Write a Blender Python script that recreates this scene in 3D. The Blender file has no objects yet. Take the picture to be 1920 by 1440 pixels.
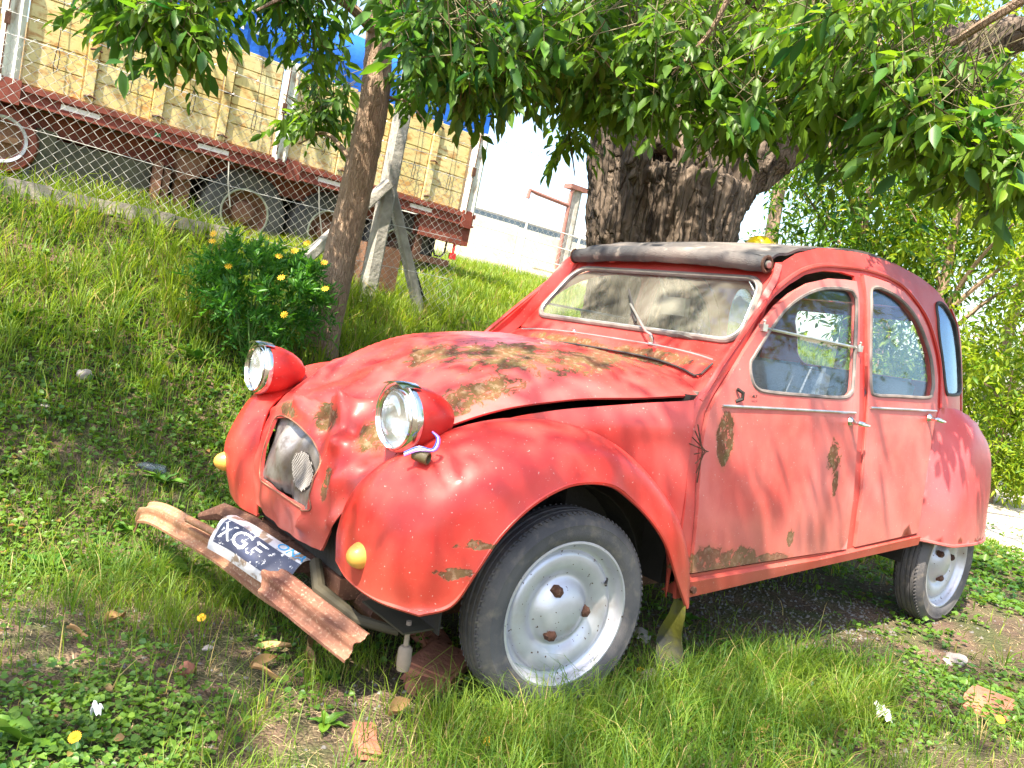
import bpy, bmesh, math, random
import numpy as np
from mathutils import Vector, Matrix, noise
from mathutils.geometry import delaunay_2d_cdt
random.seed(7); RNG = np.random.default_rng(7)
R_ = math.radians
scene = bpy.context.scene
COL = scene.collection

# ------------------------------------------------------------------ camera
CAM = np.array([1.53005, 2.18747, 1.00609])
CR = np.array([-0.77592678, 0.61172015, 0.15406522])
CU = np.array([0.08393671, -0.14193968, 0.98631017])
CF = np.array([-0.62521378, -0.7782362, -0.05878902])
FPX = 1483.76
cd = bpy.data.cameras.new('camera'); cam = bpy.data.objects.new('camera', cd); COL.objects.link(cam)
m = Matrix.Identity(4)
for i in range(3):
    m[i][0] = CR[i]; m[i][1] = CU[i]; m[i][2] = -CF[i]; m[i][3] = CAM[i]
cam.matrix_world = m
cd.sensor_width = 36; cd.lens = FPX / 1920 * 36; cd.clip_start = .05; cd.clip_end = 900
scene.camera = cam

# ------------------------------------------------------------------ sky, sun, exposure
SUN = Vector((0.62, 0.30, 1.12)).normalized()
w = bpy.data.worlds.new('World'); scene.world = w; w.use_nodes = True
wt = w.node_tree; wt.nodes.clear()
sky = wt.nodes.new('ShaderNodeTexSky'); sky.sky_type = 'NISHITA'; sky.sun_disc = False
sky.sun_elevation = math.asin(SUN.z); sky.sun_rotation = math.atan2(SUN.x, SUN.y)
sky.air_density = 1.3; sky.dust_density = 2.5
bgn = wt.nodes.new('ShaderNodeBackground'); bgn.inputs[1].default_value = 0.14
wo = wt.nodes.new('ShaderNodeOutputWorld')
wt.links.new(sky.outputs[0], bgn.inputs[0]); wt.links.new(bgn.outputs[0], wo.inputs[0])
sl = bpy.data.lights.new('sun', 'SUN'); sl.energy = 5.0; sl.angle = R_(0.53); sl.color = (1, .91, .74)
so = bpy.data.objects.new('sun', sl); COL.objects.link(so)
so.rotation_euler = SUN.to_track_quat('Z', 'Y').to_euler(); so.location = (3, 2, 9)
scene.view_settings.view_transform = 'Standard'; scene.view_settings.look = 'None'
scene.view_settings.gamma = 1; scene.view_settings.use_curve_mapping = False
scene.view_settings.exposure = 1.85
scene.render.engine = 'CYCLES'
scene.cycles.max_bounces = 8; scene.cycles.transparent_max_bounces = 16

# ------------------------------------------------------------------ object helpers
def tag(o, label=None, cat=None, group=None, kind=None):
    if label: o['label'] = label
    if cat: o['category'] = cat
    if group: o['group'] = group
    if kind: o['kind'] = kind
    return o
def empty(name, loc=(0, 0, 0)):
    o = bpy.data.objects.new(name, None); o.empty_display_size = .1; COL.objects.link(o); o.location = loc
    return o
def link(name, me, mat=None, parent=None, basis=None):
    o = bpy.data.objects.new(name, me); COL.objects.link(o)
    if mat is not None and not me.materials: me.materials.append(mat)
    if parent is not None: o.parent = parent
    if basis is not None: o.matrix_basis = basis
    return o
def mesh(name, V, Fc, smooth=True, sharp=None):
    me = bpy.data.meshes.new(name)
    me.from_pydata([tuple(map(float, v)) for v in V], [], [tuple(f) for f in Fc]); me.update()
    if smooth:
        me.polygons.foreach_set('use_smooth', [True] * len(me.polygons))
        if sharp: me.set_sharp_from_angle(angle=R_(sharp))
    return me
class MB:
    """collects primitives into one mesh"""
    def __init__(s): s.V = []; s.F = []
    def add(s, V, Fc):
        n = len(s.V); s.V += [tuple(v) for v in V]; s.F += [tuple(i + n for i in f) for f in Fc]; return s
    def box(s, lo, hi, M=None):
        V = [(x, y, z) for x in (lo[0], hi[0]) for y in (lo[1], hi[1]) for z in (lo[2], hi[2])]
        if M is not None: V = [tuple(M @ Vector(v)) for v in V]
        return s.add(V, [(0, 1, 3, 2), (4, 6, 7, 5), (0, 4, 5, 1), (2, 3, 7, 6), (0, 2, 6, 4), (1, 5, 7, 3)])
    def tube(s, P, r, n=8, cap=True, closed=False):
        P = [Vector(p) for p in P]; k = len(P); rr = r if hasattr(r, '__len__') else [r] * k
        up = Vector((0, 0, 1)); prev = None; V = []
        for i, p in enumerate(P):
            if closed: t = (P[(i + 1) % k] - P[i - 1])
            else: t = P[min(i + 1, k - 1)] - P[max(i - 1, 0)]
            if t.length < 1e-9: t = Vector((0, 0, 1))
            t.normalize()
            if prev is None:
                a = t.cross(up)
                if a.length < .05: a = t.cross(Vector((1, 0, 0)))
            else:
                a = prev - t * prev.dot(t)
                if a.length < 1e-4: a = t.cross(up)
            a.normalize(); prev = a; b = t.cross(a)
            for j in range(n):
                q = 2 * math.pi * j / n
                V.append(tuple(p + a * (math.cos(q) * rr[i]) + b * (math.sin(q) * rr[i])))
        Fc = []
        for i in range(k if closed else k - 1):
            i2 = (i + 1) % k
            for j in range(n):
                j2 = (j + 1) % n
                Fc.append((i * n + j, i * n + j2, i2 * n + j2, i2 * n + j))
        if cap and not closed:
            Fc.append(tuple(reversed(range(n)))); Fc.append(tuple(range((k - 1) * n, k * n)))
        return s.add(V, Fc)
    def lathe(s, prof, n=48, M=None, wob=0):
        """profile (r, h) turned about local Z"""
        V = []; Fc = []; k = len(prof)
        for (r, h) in prof:
            for j in range(n):
                q = 2 * math.pi * j / n; V.append((r * math.cos(q), r * math.sin(q), h))
        for i in range(k - 1):
            for j in range(n):
                j2 = (j + 1) % n; Fc.append((i * n + j, i * n + j2, (i + 1) * n + j2, (i + 1) * n + j))
        if M is not None: V = [tuple(M @ Vector(v)) for v in V]
        return s.add(V, Fc)
    def make(s, name, mat, parent=None, basis=None, smooth=True, sharp=40):
        return link(name, mesh(name, s.V, s.F, smooth, sharp), mat, parent, basis)
def cr(P, n):
    """Catmull-Rom resampling of points (k x d) into n samples"""
    P = np.asarray(P, float); k = len(P)
    Q = np.vstack([2 * P[:1] - P[1:2], P, 2 * P[-1:] - P[-2:-1]])
    t = np.linspace(0, k - 1, n); i = np.minimum(t.astype(int), k - 2); u = (t - i).reshape((-1,) + (1,) * (P.ndim - 1))
    p0, p1, p2, p3 = Q[i], Q[i + 1], Q[i + 2], Q[i + 3]
    return .5 * (2 * p1 + (p2 - p0) * u + (2 * p0 - 5 * p1 + 4 * p2 - p3) * u * u + (3 * p1 - p0 - 3 * p2 + p3) * u ** 3)
def poly_even(P, d, closed=True):
    P = [np.array(p, float) for p in P]; out = []; k = len(P)
    for i in range(k if closed else k - 1):
        a, b = P[i], P[(i + 1) % k]; n = max(1, int(round(np.linalg.norm(b - a) / d)))
        for j in range(n): out.append(a + (b - a) * j / n)
    if not closed: out.append(P[-1])
    return out
def smooth_poly(P, n=80):
    P = np.array(P, float); k = len(P); Q = np.vstack([P[-2:], P, P[:3]]); S = cr(Q, (len(Q) - 1) * 8 + 1)
    S = S[16:16 + k * 8]; return [tuple(s) for s in S]
def inside(p, poly):
    x, y = p; c = False; n = len(poly); j = n - 1
    for i in range(n):
        xi, yi = poly[i]; xj, yj = poly[j]
        if (yi > y) != (yj > y) and x < (xj - xi) * (y - yi) / (yj - yi) + xi: c = not c
        j = i
    return c
def offset_poly(P, d):
    """grow (d>0) or shrink a closed outline"""
    P = [np.array(p, float) for p in P]; k = len(P)
    A = sum(P[i][0] * P[(i + 1) % k][1] - P[(i + 1) % k][0] * P[i][1] for i in range(k)); s = 1 if A > 0 else -1
    out = []
    for i in range(k):
        t = P[(i + 1) % k] - P[i - 1]; L = np.linalg.norm(t) or 1; nrm = np.array([t[1], -t[0]]) / L * s
        out.append(tuple(P[i] + nrm * d))
    return out
def solid(V, T, thick):
    """give an open sheet a thickness (inwards), rim has its own vertices"""
    V = np.array(V, float); N = np.zeros_like(V)
    for f in T:
        n = np.cross(V[f[1]] - V[f[0]], V[f[2]] - V[f[0]])
        if len(f) == 4: n = n + np.cross(V[f[2]] - V[f[0]], V[f[3]] - V[f[0]])
        for i in f: N[i] += n
    N /= (np.linalg.norm(N, axis=1)[:, None] + 1e-12)
    n = len(V); B = V - N * thick; Vo = list(V) + list(B); Fo = list(map(tuple, T)) + [tuple(i + n for i in reversed(f)) for f in T]
    ed = {}
    for f in T:
        for i in range(len(f)):
            a, b = f[i], f[(i + 1) % len(f)]
            if (b, a) in ed: del ed[(b, a)]
            else: ed[(a, b)] = 1
    for (a, b) in ed:
        c = len(Vo); Vo += [V[a], V[b], B[b], B[a]]; Fo.append((c + 1, c, c + 3, c + 2))
    return Vo, Fo
def sheet(outline, holes, sp, fn, flip=False, thick=.006, jit=.0):
    outl = [tuple(p) for p in poly_even(outline, sp)]; hs = [[tuple(p) for p in poly_even(h, sp)] for h in holes]
    V2 = list(outl); E = [(i, (i + 1) % len(outl)) for i in range(len(outl))]
    for h in hs:
        n = len(V2); V2 += h; E += [(n + i, n + (i + 1) % len(h)) for i in range(len(h))]
    xs = [p[0] for p in outl]; ys = [p[1] for p in outl]; base = np.array(V2)
    x = min(xs) + sp * .5; row = 0
    while x < max(xs):
        y = min(ys) + sp * (.5 + .5 * (row % 2))
        while y < max(ys):
            p = (x, y)
            if inside(p, outl) and not any(inside(p, h) for h in hs):
                if np.min(np.sum((base - p) ** 2, axis=1)) > (sp * .45) ** 2: V2.append(p)
            y += sp
        x += sp * .9; row += 1
    vo, eo, fo, *_ = delaunay_2d_cdt([Vector(p) for p in V2], E, [], 0, 1e-6)
    T = []
    for f in fo:
        c = sum((vo[i] for i in f), Vector((0, 0))) / len(f)
        if inside(c, outl) and not any(inside(c, h) for h in hs): T.append(tuple(reversed(f)) if flip else tuple(f))
    V = [fn(v.x, v.y) for v in vo]
    if thick: return solid(V, T, thick)
    return V, T
def grid(P, flip=False, thick=0, closed=False):
    nu, nv = P.shape[:2]; V = P.reshape(-1, 3); T = []
    for i in range(nu if closed else nu - 1):
        i2 = (i + 1) % nu
        for j in range(nv - 1):
            f = (i * nv + j, i * nv + j + 1, i2 * nv + j + 1, i2 * nv + j)
            T.append(tuple(reversed(f)) if flip else f)
    if thick: return solid(V, T, thick)
    return [tuple(v) for v in V], T
def loft(st, nu, nv):
    st = [cr(np.array(s, float), nv) for s in st]; return cr(np.array(st), nu)
def mirr(VF):
    V, Fc = VF; return [(v[0], -v[1], v[2]) for v in V], [tuple(reversed(f)) for f in Fc]
def text_mesh(body, size, extrude=.001, res=3):
    c = bpy.data.curves.new('lettering', 'FONT'); c.body = body; c.size = size; c.extrude = extrude; c.resolution_u = res
    c.align_x = 'CENTER'; c.align_y = 'CENTER'
    o = bpy.data.objects.new('lettering', c); COL.objects.link(o)
    dg = bpy.context.evaluated_depsgraph_get(); me = bpy.data.meshes.new_from_object(o.evaluated_get(dg))
    bpy.data.objects.remove(o); me.materials.clear(); return me
def at(px, py, D):
    return CAM + (CF + CR * (px - 960) / FPX - CU * (py - 720) / FPX) * D

# ------------------------------------------------------------------ node helpers
class Mt:
    def __init__(s, name):
        s.m = bpy.data.materials.new(name); s.m.use_nodes = True; s.t = s.m.node_tree; s.t.nodes.clear()
        s.out = s.t.nodes.new('ShaderNodeOutputMaterial'); s.tc = s.t.nodes.new('ShaderNodeTexCoord'); s.co = s.tc.outputs['Object']
    def sock(s, i, v):
        if hasattr(v, 'is_output') or isinstance(v, bpy.types.NodeSocket): s.t.links.new(v, i)
        elif v is not None:
            if hasattr(i.default_value, '__len__') and not hasattr(v, '__len__'): v = (v,) * len(i.default_value)
            if hasattr(i.default_value, '__len__') and len(i.default_value) == 4 and len(v) == 3: v = (*v, 1)
            i.default_value = v
    def n(s, typ, ins=(), out=0, **props):
        nd = s.t.nodes.new(typ)
        for k, v in props.items(): setattr(nd, k, v)
        for k, v in (ins.items() if isinstance(ins, dict) else enumerate(ins)):
            if v is not None: s.sock(nd.inputs[k], v)
        return nd.outputs[out]
    def noise(s, scale, detail=4, co=None, dist=0, rough=.55, out=0):
        return s.n('ShaderNodeTexNoise', {'Vector': co if co is not None else s.co, 'Scale': scale, 'Detail': detail, 'Distortion': dist, 'Roughness': rough}, out)
    def vor(s, scale, co=None, out=0, feature='F1', rand=1):
        return s.n('ShaderNodeTexVoronoi', {'Vector': co if co is not None else s.co, 'Scale': scale, 'Randomness': rand}, out, feature=feature)
    def math(s, op, a, b=None, c=None): return s.n('ShaderNodeMath', [a, b, c][:3 if c is not None else (2 if b is not None else 1)], operation=op)
    def ramp(s, f, a, b): return s.n('ShaderNodeMapRange', {0: f, 1: a, 2: b, 3: 0.0, 4: 1.0}, clamp=True) if a < b else s.math('SUBTRACT', 1.0, s.n('ShaderNodeMapRange', {0: f, 1: b, 2: a, 3: 0.0, 4: 1.0}, clamp=True))
    def mix(s, f, a, b, blend='MIX'):
        nd = s.t.nodes.new('ShaderNodeMix'); nd.data_type = 'RGBA'; nd.blend_type = blend
        s.sock(nd.inputs[0], f); s.sock(nd.inputs[6], a); s.sock(nd.inputs[7], b); return nd.outputs[2]
    def mapv(s, scale=(1, 1, 1), loc=(0, 0, 0), rot=(0, 0, 0), co=None):
        return s.n('ShaderNodeMapping', {0: co if co is not None else s.co, 1: loc, 2: rot, 3: scale})
    def blob(s, c, r, amp=.5, ns=18):
        """irregular stain of radius r (3 values) about c in object coordinates"""
        d = s.n('ShaderNodeVectorMath', [s.co, c], operation='SUBTRACT')
        d = s.n('ShaderNodeVectorMath', [d, tuple(1 / max(q, 1e-3) for q in r)], operation='MULTIPLY')
        L = s.n('ShaderNodeVectorMath', [d], 1, operation='LENGTH')
        nz = s.noise(ns, 9, None, .8, .68)
        v = s.math('ADD', L, s.math('MULTIPLY', s.math('SUBTRACT', nz, .5), amp * 4.4))
        s.halo = s.ramp(v, 1.30, .95); return s.ramp(v, 1.04, .96)
    def bump(s, h, dist=.002, strength=1, normal=None):
        return s.n('ShaderNodeBump', {'Strength': strength, 'Distance': dist, 'Height': h, 'Normal': normal})
    def bsdf(s, color=None, rough=.5, metal=0, normal=None, spec=.5, coat=0, **kw):
        nd = s.t.nodes.new('ShaderNodeBsdfPrincipled')
        s.sock(nd.inputs['Base Color'], color); s.sock(nd.inputs['Roughness'], rough); s.sock(nd.inputs['Metallic'], metal)
        s.sock(nd.inputs['Specular IOR Level'], spec); s.sock(nd.inputs['Coat Weight'], coat)
        if coat: nd.inputs['Coat Roughness'].default_value = kw.get('coat_rough', .12)
        if normal is not None: s.sock(nd.inputs['Normal'], normal)
        return nd.outputs[0]
    def done(s, sh): s.t.links.new(sh, s.out.inputs[0]); return s.m

def simple(name, col, rough=.5, metal=0, var=.25, scale=12, bump=.001, bscale=60, spec=.5, coat=0):
    M = Mt(name); f = M.noise(scale, 5)
    c2 = tuple(c * (1 - var) for c in col); c3 = tuple(min(1, c * (1 + var)) for c in col)
    c = M.mix(M.ramp(f, .3, .7), c2, c3)
    b = M.bump(M.noise(bscale, 4), bump)
    return M.done(M.bsdf(c, rough, metal, b, spec, coat))
RUST = (.125, .048, .022); OLIVE = (.098, .066, .022)
def paint(name, rust_amt=0, blobs=(), red=(.42, .018, .013), pink=(.48, .070, .064), olive_mix=.5, seed=0, chips=.70, fade=.12):
    M = Mt(name); co = M.mapv(loc=(seed * 3.1, seed, seed * 1.7))
    big = M.noise(2.2, 3, co, .6); med = M.noise(9, 5, co)
    c = M.mix(M.ramp(big, .34, .66), red, pink)
    c = M.mix(M.math('MULTIPLY', M.ramp(med, .45, .75), fade), c, (.68, .20, .15))
    streak = M.noise(6, 5, M.mapv((9, 9, .8), co=co)); c = M.mix(M.math('MULTIPLY', M.ramp(streak, .55, .8), .18), c, (.30, .022, .022))
    mask = None; halo = None
    def mx(a, b): return b if a is None else M.math('MAXIMUM', a, b)
    for bl in blobs: mask = mx(mask, M.blob(bl[0], bl[1], bl[2] if len(bl) > 2 else .35)); halo = mx(halo, M.halo)
    if rust_amt > 0:
        rn = M.noise(4.5, 8, co, .4, .68); mask = mx(mask, M.ramp(rn, .72 - rust_amt * .2, .735 - rust_amt * .2))
    chip = M.ramp(M.noise(70, 3, co, rough=.7), chips, chips + .02); chip2 = M.ramp(M.noise(2.5, 2, co), .45, .6)
    chip = M.math('MULTIPLY', chip, chip2); mask = mx(mask, chip)
    rc = M.mix(M.ramp(M.noise(14, 5, co), .40, .62), RUST, OLIVE) if olive_mix > .3 else M.mix(M.noise(30, 5, co), (.10, .035, .018), (.24, .10, .04))
    rc = M.mix(M.math('MULTIPLY', M.ramp(M.noise(55, 4, co), .52, .66), .5), rc, (.30, .20, .13))
    if halo is not None: c = M.mix(M.math('MULTIPLY', halo, M.math('MULTIPLY', M.noise(22, 5, co), .9)), c, (.30, .085, .035))
    fleck = M.math('MULTIPLY', mask, M.ramp(M.noise(38, 5, co, .5, .7), .58, .60)); mask = M.math('SUBTRACT', mask, fleck)
    c = M.mix(mask, c, rc)
    low = M.n('ShaderNodeSeparateXYZ', {0: M.co}, 2); dirt = M.math('MULTIPLY', M.ramp(M.math('ADD', low, M.math('MULTIPLY', M.noise(5, 6, M.mapv((1, 1, .4), co=co)), -.45)), .40, .12), .45)
    c = M.mix(dirt, c, (.24, .11, .075)); scr = M.ramp(M.noise(30, 4, M.mapv((1, 1, 9), rot=(.3, .5, 0), co=co), 0, .7), .70, .72); c = M.mix(M.math('MULTIPLY', scr, .35), c, (.62, .30, .26))
    # pale lime dust specks
    dust = M.ramp(M.noise(140, 2, co), .70, .74); c = M.mix(M.math('MULTIPLY', dust, .5), c, (.6, .5, .45))
    rough = M.math('ADD', .33, M.math('MULTIPLY', mask, .6)); rough = M.math('ADD', rough, M.math('MULTIPLY', M.noise(20, 4, co), .16))
    hgt = M.math('ADD', M.math('MULTIPLY', mask, -1.0), M.math('MULTIPLY', M.noise(90, 4, co), M.math('ADD', .05, M.math('MULTIPLY', mask, .9))))
    nb = M.bump(hgt, .0022); wave = M.bump(M.math('ADD', M.noise(3.5, 2, co), M.math('MULTIPLY', M.noise(13, 3, co), .22)), .010, .38, nb)
    return M.done(M.bsdf(c, rough, 0, wave, .38, M.math('MULTIPLY', M.math('SUBTRACT', 1.0, mask), .12)))
def leafmat(name, dark, light, tr=.35, use_attr=True, rough=.42, dry=None):
    M = Mt(name)
    if use_attr: t = M.n('ShaderNodeAttribute', out=2, attribute_name='tint')
    else: t = M.n('ShaderNodeObjectInfo', out=5)
    c = M.mix(t, dark, light)
    if dry: c = M.mix(M.ramp(t, .88, .95), c, dry)
    d = M.bsdf(c, rough, 0, None, .35)
    tl = M.n('ShaderNodeBsdfTranslucent', {0: M.mix(.5, c, M.n('ShaderNodeHueSaturation', {'Hue': .48, 'Saturation': 1.25, 'Value': 1.9, 'Color': c}))})
    sh = M.n('ShaderNodeMixShader', {0: tr, 1: d, 2: tl}); return M.done(sh)
def glassmat(name, tint=(.93, .96, .95), dust=.12, dustcol=(.45, .42, .36), refl=1.5, lo=.35, hi=.75, scale=5):
    M = Mt(name); g_ = M.t.nodes.new('ShaderNodeNewGeometry'); dt = M.math('ABSOLUTE', M.n('ShaderNodeVectorMath', [g_.outputs['Normal'], g_.outputs['Incoming']], 1, operation='DOT_PRODUCT'))
    r0 = ((refl - 1) / (refl + 1)) ** 2; fr = M.math('ADD', r0, M.math('MULTIPLY', 1 - r0, M.math('POWER', M.math('SUBTRACT', 1.0, dt), 5.0))); tr = M.n('ShaderNodeBsdfTransparent', {0: tint})
    gl = M.n('ShaderNodeBsdfAnisotropic', {'Color': (.62, .80, 1), 'Roughness': .03})  # blue of the reflected sky put into the gloss colour
    sh = M.n('ShaderNodeMixShader', {0: fr, 1: tr, 2: gl})
    f = M.math('MULTIPLY', M.ramp(M.noise(scale, 6, None, .8), lo, hi), dust * 1.6); f = M.math('ADD', f, dust * .35)
    df = M.n('ShaderNodeBsdfDiffuse', {0: dustcol}); return M.done(M.n('ShaderNodeMixShader', {0: f, 1: sh, 2: df}))

# ------------------------------------------------------------------ terrain
def ss(t): t = np.clip(t, 0, 1); return t * t * (3 - 2 * t)
def zfence(a): return 1.08 + np.interp(a, [-4, -1.4, -.15, .7, 3, 9], [.38, .34, .02, 0, .0, .0])
def hz(x, y):
    x = np.asarray(x, float); y = np.asarray(y, float); a = -(x + 1.43); b = -(y + 3.5)
    toe = -.75 - .16 * np.clip(-x - 3, 0, 9)
    t = (toe - y) / (toe + 3.5)
    tt = np.clip(t, 0, 1); prof = tt ** 1.25
    zf = zfence(a) * np.interp(x, [-14, -9, -4.5], [.5, .75, 1.0])
    slope = zf * prof
    bc = np.clip(b, 0, 40); beyond = 1.10 + (.0635 + .125 * np.clip(1 - bc / 30, .3, 1)) * bc
    k = ss(bc / 1.2); z = np.where(b > 0, zf * (1 - k) + beyond * k, slope)
    z = np.where(y > toe, 0, z)
    bump = .020 * np.sin(x * 3.1 + 1.3 * y) * np.sin(y * 2.7 - x) + .012 * np.sin(x * 7.3 + y * 2) * np.sin(y * 6.1 + 1.7 * x)
    return z + bump * np.interp(np.hypot(x + .9, y), [0, 1.5], [.35, 1])
def hz1(x, y): return float(hz(x, y))

# ------------------------------------------------------------------ materials
m_hood = paint('hood paint', .0, [((-.02, .24, .97), (.17, .16, .12), .85), ((-.25, .36, .98), (.20, .08, .1), .9), ((.14, .06, .93), (.07, .10, .1), .9),
        ((.47, .10, .74), (.06, .07, .05), .45), ((.42, .30, .72), (.09, .06, .05), .45), ((.10, .40, .87), (.26, .045, .06), .8), ((.50, -.10, .72), (.05, .09, .03), .4),
        ((-.45, .10, 1.02), (.10, .30, .05), .5), ((.55, .24, .58), (.03, .015, .05), .5), ], seed=1, chips=.665)
m_door = paint('door paint', 0, red=(.46, .060, .050), pink=(.54, .150, .135), blobs= [((-.60, .65, .815), (.045, .1, .085), .22), ((-.56, .68, .425), (.10, .1, .045), .4), ((-.72, .68, .42), (.13, .1, .035), .45),
        ((-.83, .68, .40), (.22, .1, .022), .4), ((-1.03, .67, .47), (.02, .1, .03), .6), ((-1.27, .66, .76), (.035, .1, .06), .75), ((-1.29, .66, .66), (.018, .1, .05), .7)], seed=2, fade=.3)
m_shell = paint('body paint', 0, [((-.46, .65, .42), (.04, .1, .03), .5), ((-1.2, .0, .32), (.01, .01, .01)), ((-2.50, .62, .86), (.04, .1, .10), .4)], seed=3)
m_cowl = paint('cowl paint', 0, [((-.66, .25, 1.03), (.03, .22, .03), .7), ((-.66, -.2, 1.03), (.03, .2, .03), .7)], seed=4, chips=.68)
m_fend = paint('fender paint', 0, [((.34, .72, .56), (.08, .06, .012), 1.0), ((.43, .72, .49), (.04, .06, .012), 1.1), ((.05, .55, .83), (.10, .04, .02), .8)], red=(.46, .010, .005), pink=(.49, .040, .034), seed=5)
m_rfend = paint('rear fender paint', 0, [((-2.80, .62, .50), (.13, .2, .13), .5), ((-2.55, .6, .88), (.03, .1, .06), .4)], seed=6, red=(.46, .045, .05), pink=(.54, .12, .13))
m_lamp = paint('lamp paint', 0, [], red=(.46, .008, .006), pink=(.47, .025, .022), seed=7, chips=.69)
m_dark = simple('dark underbody', (.018, .015, .013), .8, 0, .4, 8, .004, 30)
m_cab = simple('cabin trim', (.12, .11, .10), .8, 0, .3, 8, .002, 80)
m_seat = simple('seat cloth', (.16, .18, .22), .9, 0, .3, 6, .003, 120)
m_rub = simple('rubber seal', (.035, .033, .032), .6, 0, .5, 20, .0006, 90)
m_sealg = simple('aged window seal', (.16, .13, .12), .6, 0, .45, 14, .0008, 90)
m_alu = simple('worn trim metal', (.62, .60, .58), .32, .85, .25, 16, .0004, 120)
m_chrome = simple('chrome', (.75, .75, .78), .14, 1, .1, 16, .0002, 60)
def rustmat(name, a, b, c=(.38, .22, .12), rough=.75, metal=.15):
    M = Mt(name); n1 = M.noise(7, 7, None, .5, .65); n2 = M.noise(120, 4)
    col = M.mix(M.ramp(n1, .35, .65), a, b); col = M.mix(M.math('MULTIPLY', M.ramp(n2, .55, .68), .65), col, c)
    return M.done(M.bsdf(col, rough, metal, M.bump(M.math('ADD', n1, M.math('MULTIPLY', n2, .4)), .002), .4))
m_rust = rustmat('rust', (.17, .065, .042), (.27, .125, .08), (.42, .27, .19))
m_rust_or_sun = rustmat('orange and sunlit rust', (.24, .10, .055), (.36, .19, .11), (.50, .38, .26), .6)  # on the bumper blade, sunlight is put into this lighter orange rust
m_rustdk = rustmat('dark rust', (.05, .025, .018), (.12, .05, .03), (.2, .12, .08), .85)
# wheel silver with rust specks
M = Mt('silver wheel paint'); spk = M.ramp(M.noise(75, 2, None, rough=.6), .69, .71)
c = M.mix(M.ramp(M.noise(6, 4), .35, .7), (.42, .42, .47), (.58, .58, .64)); c = M.mix(M.math('MULTIPLY', M.ramp(M.noise(11, 6), .55, .7), .35), c, (.34, .25, .20)); c = M.mix(spk, c, (.08, .035, .02))
m_wheel = M.done(M.bsdf(c, .38, .45, M.bump(M.noise(60, 4), .0006), .5))
M = Mt('tyre rubber'); c = M.mix(M.ramp(M.noise(5, 6), .3, .75), (.045, .044, .052), (.13, .12, .12)); c = M.mix(M.math('MULTIPLY', M.ramp(M.noise(28, 5), .52, .75), .55), c, (.22, .185, .15))
m_tyre = M.done(M.bsdf(c, .72, 0, M.bump(M.noise(160, 3), .0012), .35))
M = Mt('weathered canvas'); c = M.mix(M.ramp(M.noise(3, 6, M.mapv((1, 1, 1)), .8), .38, .68), (.045, .045, .05), (.20, .17, .155)); c = M.mix(M.ramp(M.noise(16, 5), .6, .75), c, (.28, .25, .22))
m_canvas = M.done(M.bsdf(c, .62, 0, M.bump(M.math('ADD', M.noise(260, 2), M.math('MULTIPLY', M.noise(9, 4, None, 1.0), 2.5)), .004), .4))
m_ws = glassmat('dusty windscreen', (.97, .99, .96), .085, (.50, .47, .40), 1.5, .40, .68, 3.2)
m_glass = glassmat('side glass', (.97, .99, .99), .02, (.40, .42, .38), 1.5)
m_glassq = glassmat('quarter glass', (.6, .75, .85), .05, (.42, .5, .55), 2.4)
M = Mt('lamp lens'); wv = M.n('ShaderNodeTexWave', {'Vector': M.co, 'Scale': 38, 'Distortion': .3}, 1, bands_direction='X')
gl = M.n('ShaderNodeBsdfAnisotropic', {'Color': (1, 1, 1), 'Roughness': .08, 'Normal': M.bump(wv, .003)}); trn = M.n('ShaderNodeBsdfTransparent', {0: (.93, .95, .95)})
sh = M.n('ShaderNodeMixShader', {0: .28, 1: trn, 2: gl}); sh = M.n('ShaderNodeMixShader', {0: M.math('MULTIPLY', M.ramp(M.noise(9, 5), .45, .8), .35), 1: sh, 2: M.n('ShaderNodeBsdfDiffuse', {0: (.5, .5, .48)})})
m_lens = M.done(sh)
m_refl = simple('lamp reflector', (.80, .80, .84), .24, .9, .25, 25, .002, 40)
m_amber = simple('faded amber plastic', (.58, .31, .06), .38, 0, .15, 14, .0006, 60, coat=.2)
M = Mt('worn grille plastic'); c = M.mix(M.ramp(M.noise(3.4, 6, None, 1.2), .35, .65), (.13, .11, .105), (.42, .39, .38)); c = M.mix(M.ramp(M.noise(26, 6), .52, .72), c, (.13, .095, .07))
m_grille = M.done(M.bsdf(c, .38, .55, M.bump(M.noise(9, 5), .006), .5))
m_wire = simple('galvanised wire', (.62, .60, .57), .45, .6, .3, 20, .0003, 90)
m_conc = simple('weathered concrete', (.34, .32, .29), .9, 0, .35, 9, .006, 40)
m_white = simple('whitewashed wall', (.60, .58, .53), .85, 0, .18, 3, .003, 20)
def flat(name, col, rough=.7): M = Mt(name); return M.done(M.bsdf(col, rough))
m_letw = flat('white lettering', (.78, .78, .78)); m_letb = flat('blue lettering', (.03, .25, .55)); m_letk = flat('dark lettering', (.03, .03, .03))
m_yel = flat('yellow plastic', (.80, .55, .01), .35)
M = Mt('cargo panel paint'); n = M.noise(2.1, 5, None, .3)
c = M.mix(M.ramp(n, .35, .65), (.62, .48, .18), (.66, .58, .32)); st = M.ramp(M.noise(5, 8, M.mapv((1.4, 1.4, 4)), .6, .68), .51, .62); c = M.mix(M.math('MULTIPLY', M.n('ShaderNodeObjectInfo', out=5), .45), c, (.52, .38, .16))
c = M.mix(M.math('MULTIPLY', st, .75), c, (.38, .15, .03)); st2 = M.ramp(M.noise(16, 7, M.mapv((1, 1, 6)),   .4, .7), .61, .66); c = M.mix(st2, c, (.09, .035, .02))
dr = M.ramp(M.noise(12, 5, M.mapv((4, 4, .5))), .60, .78); c = M.mix(M.math('MULTIPLY', dr, .4), c, (.26, .14, .05))
m_panel = M.done(M.bsdf(c, .6, 0, M.bump(M.math('ADD', n, st2), .004), .4))
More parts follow.
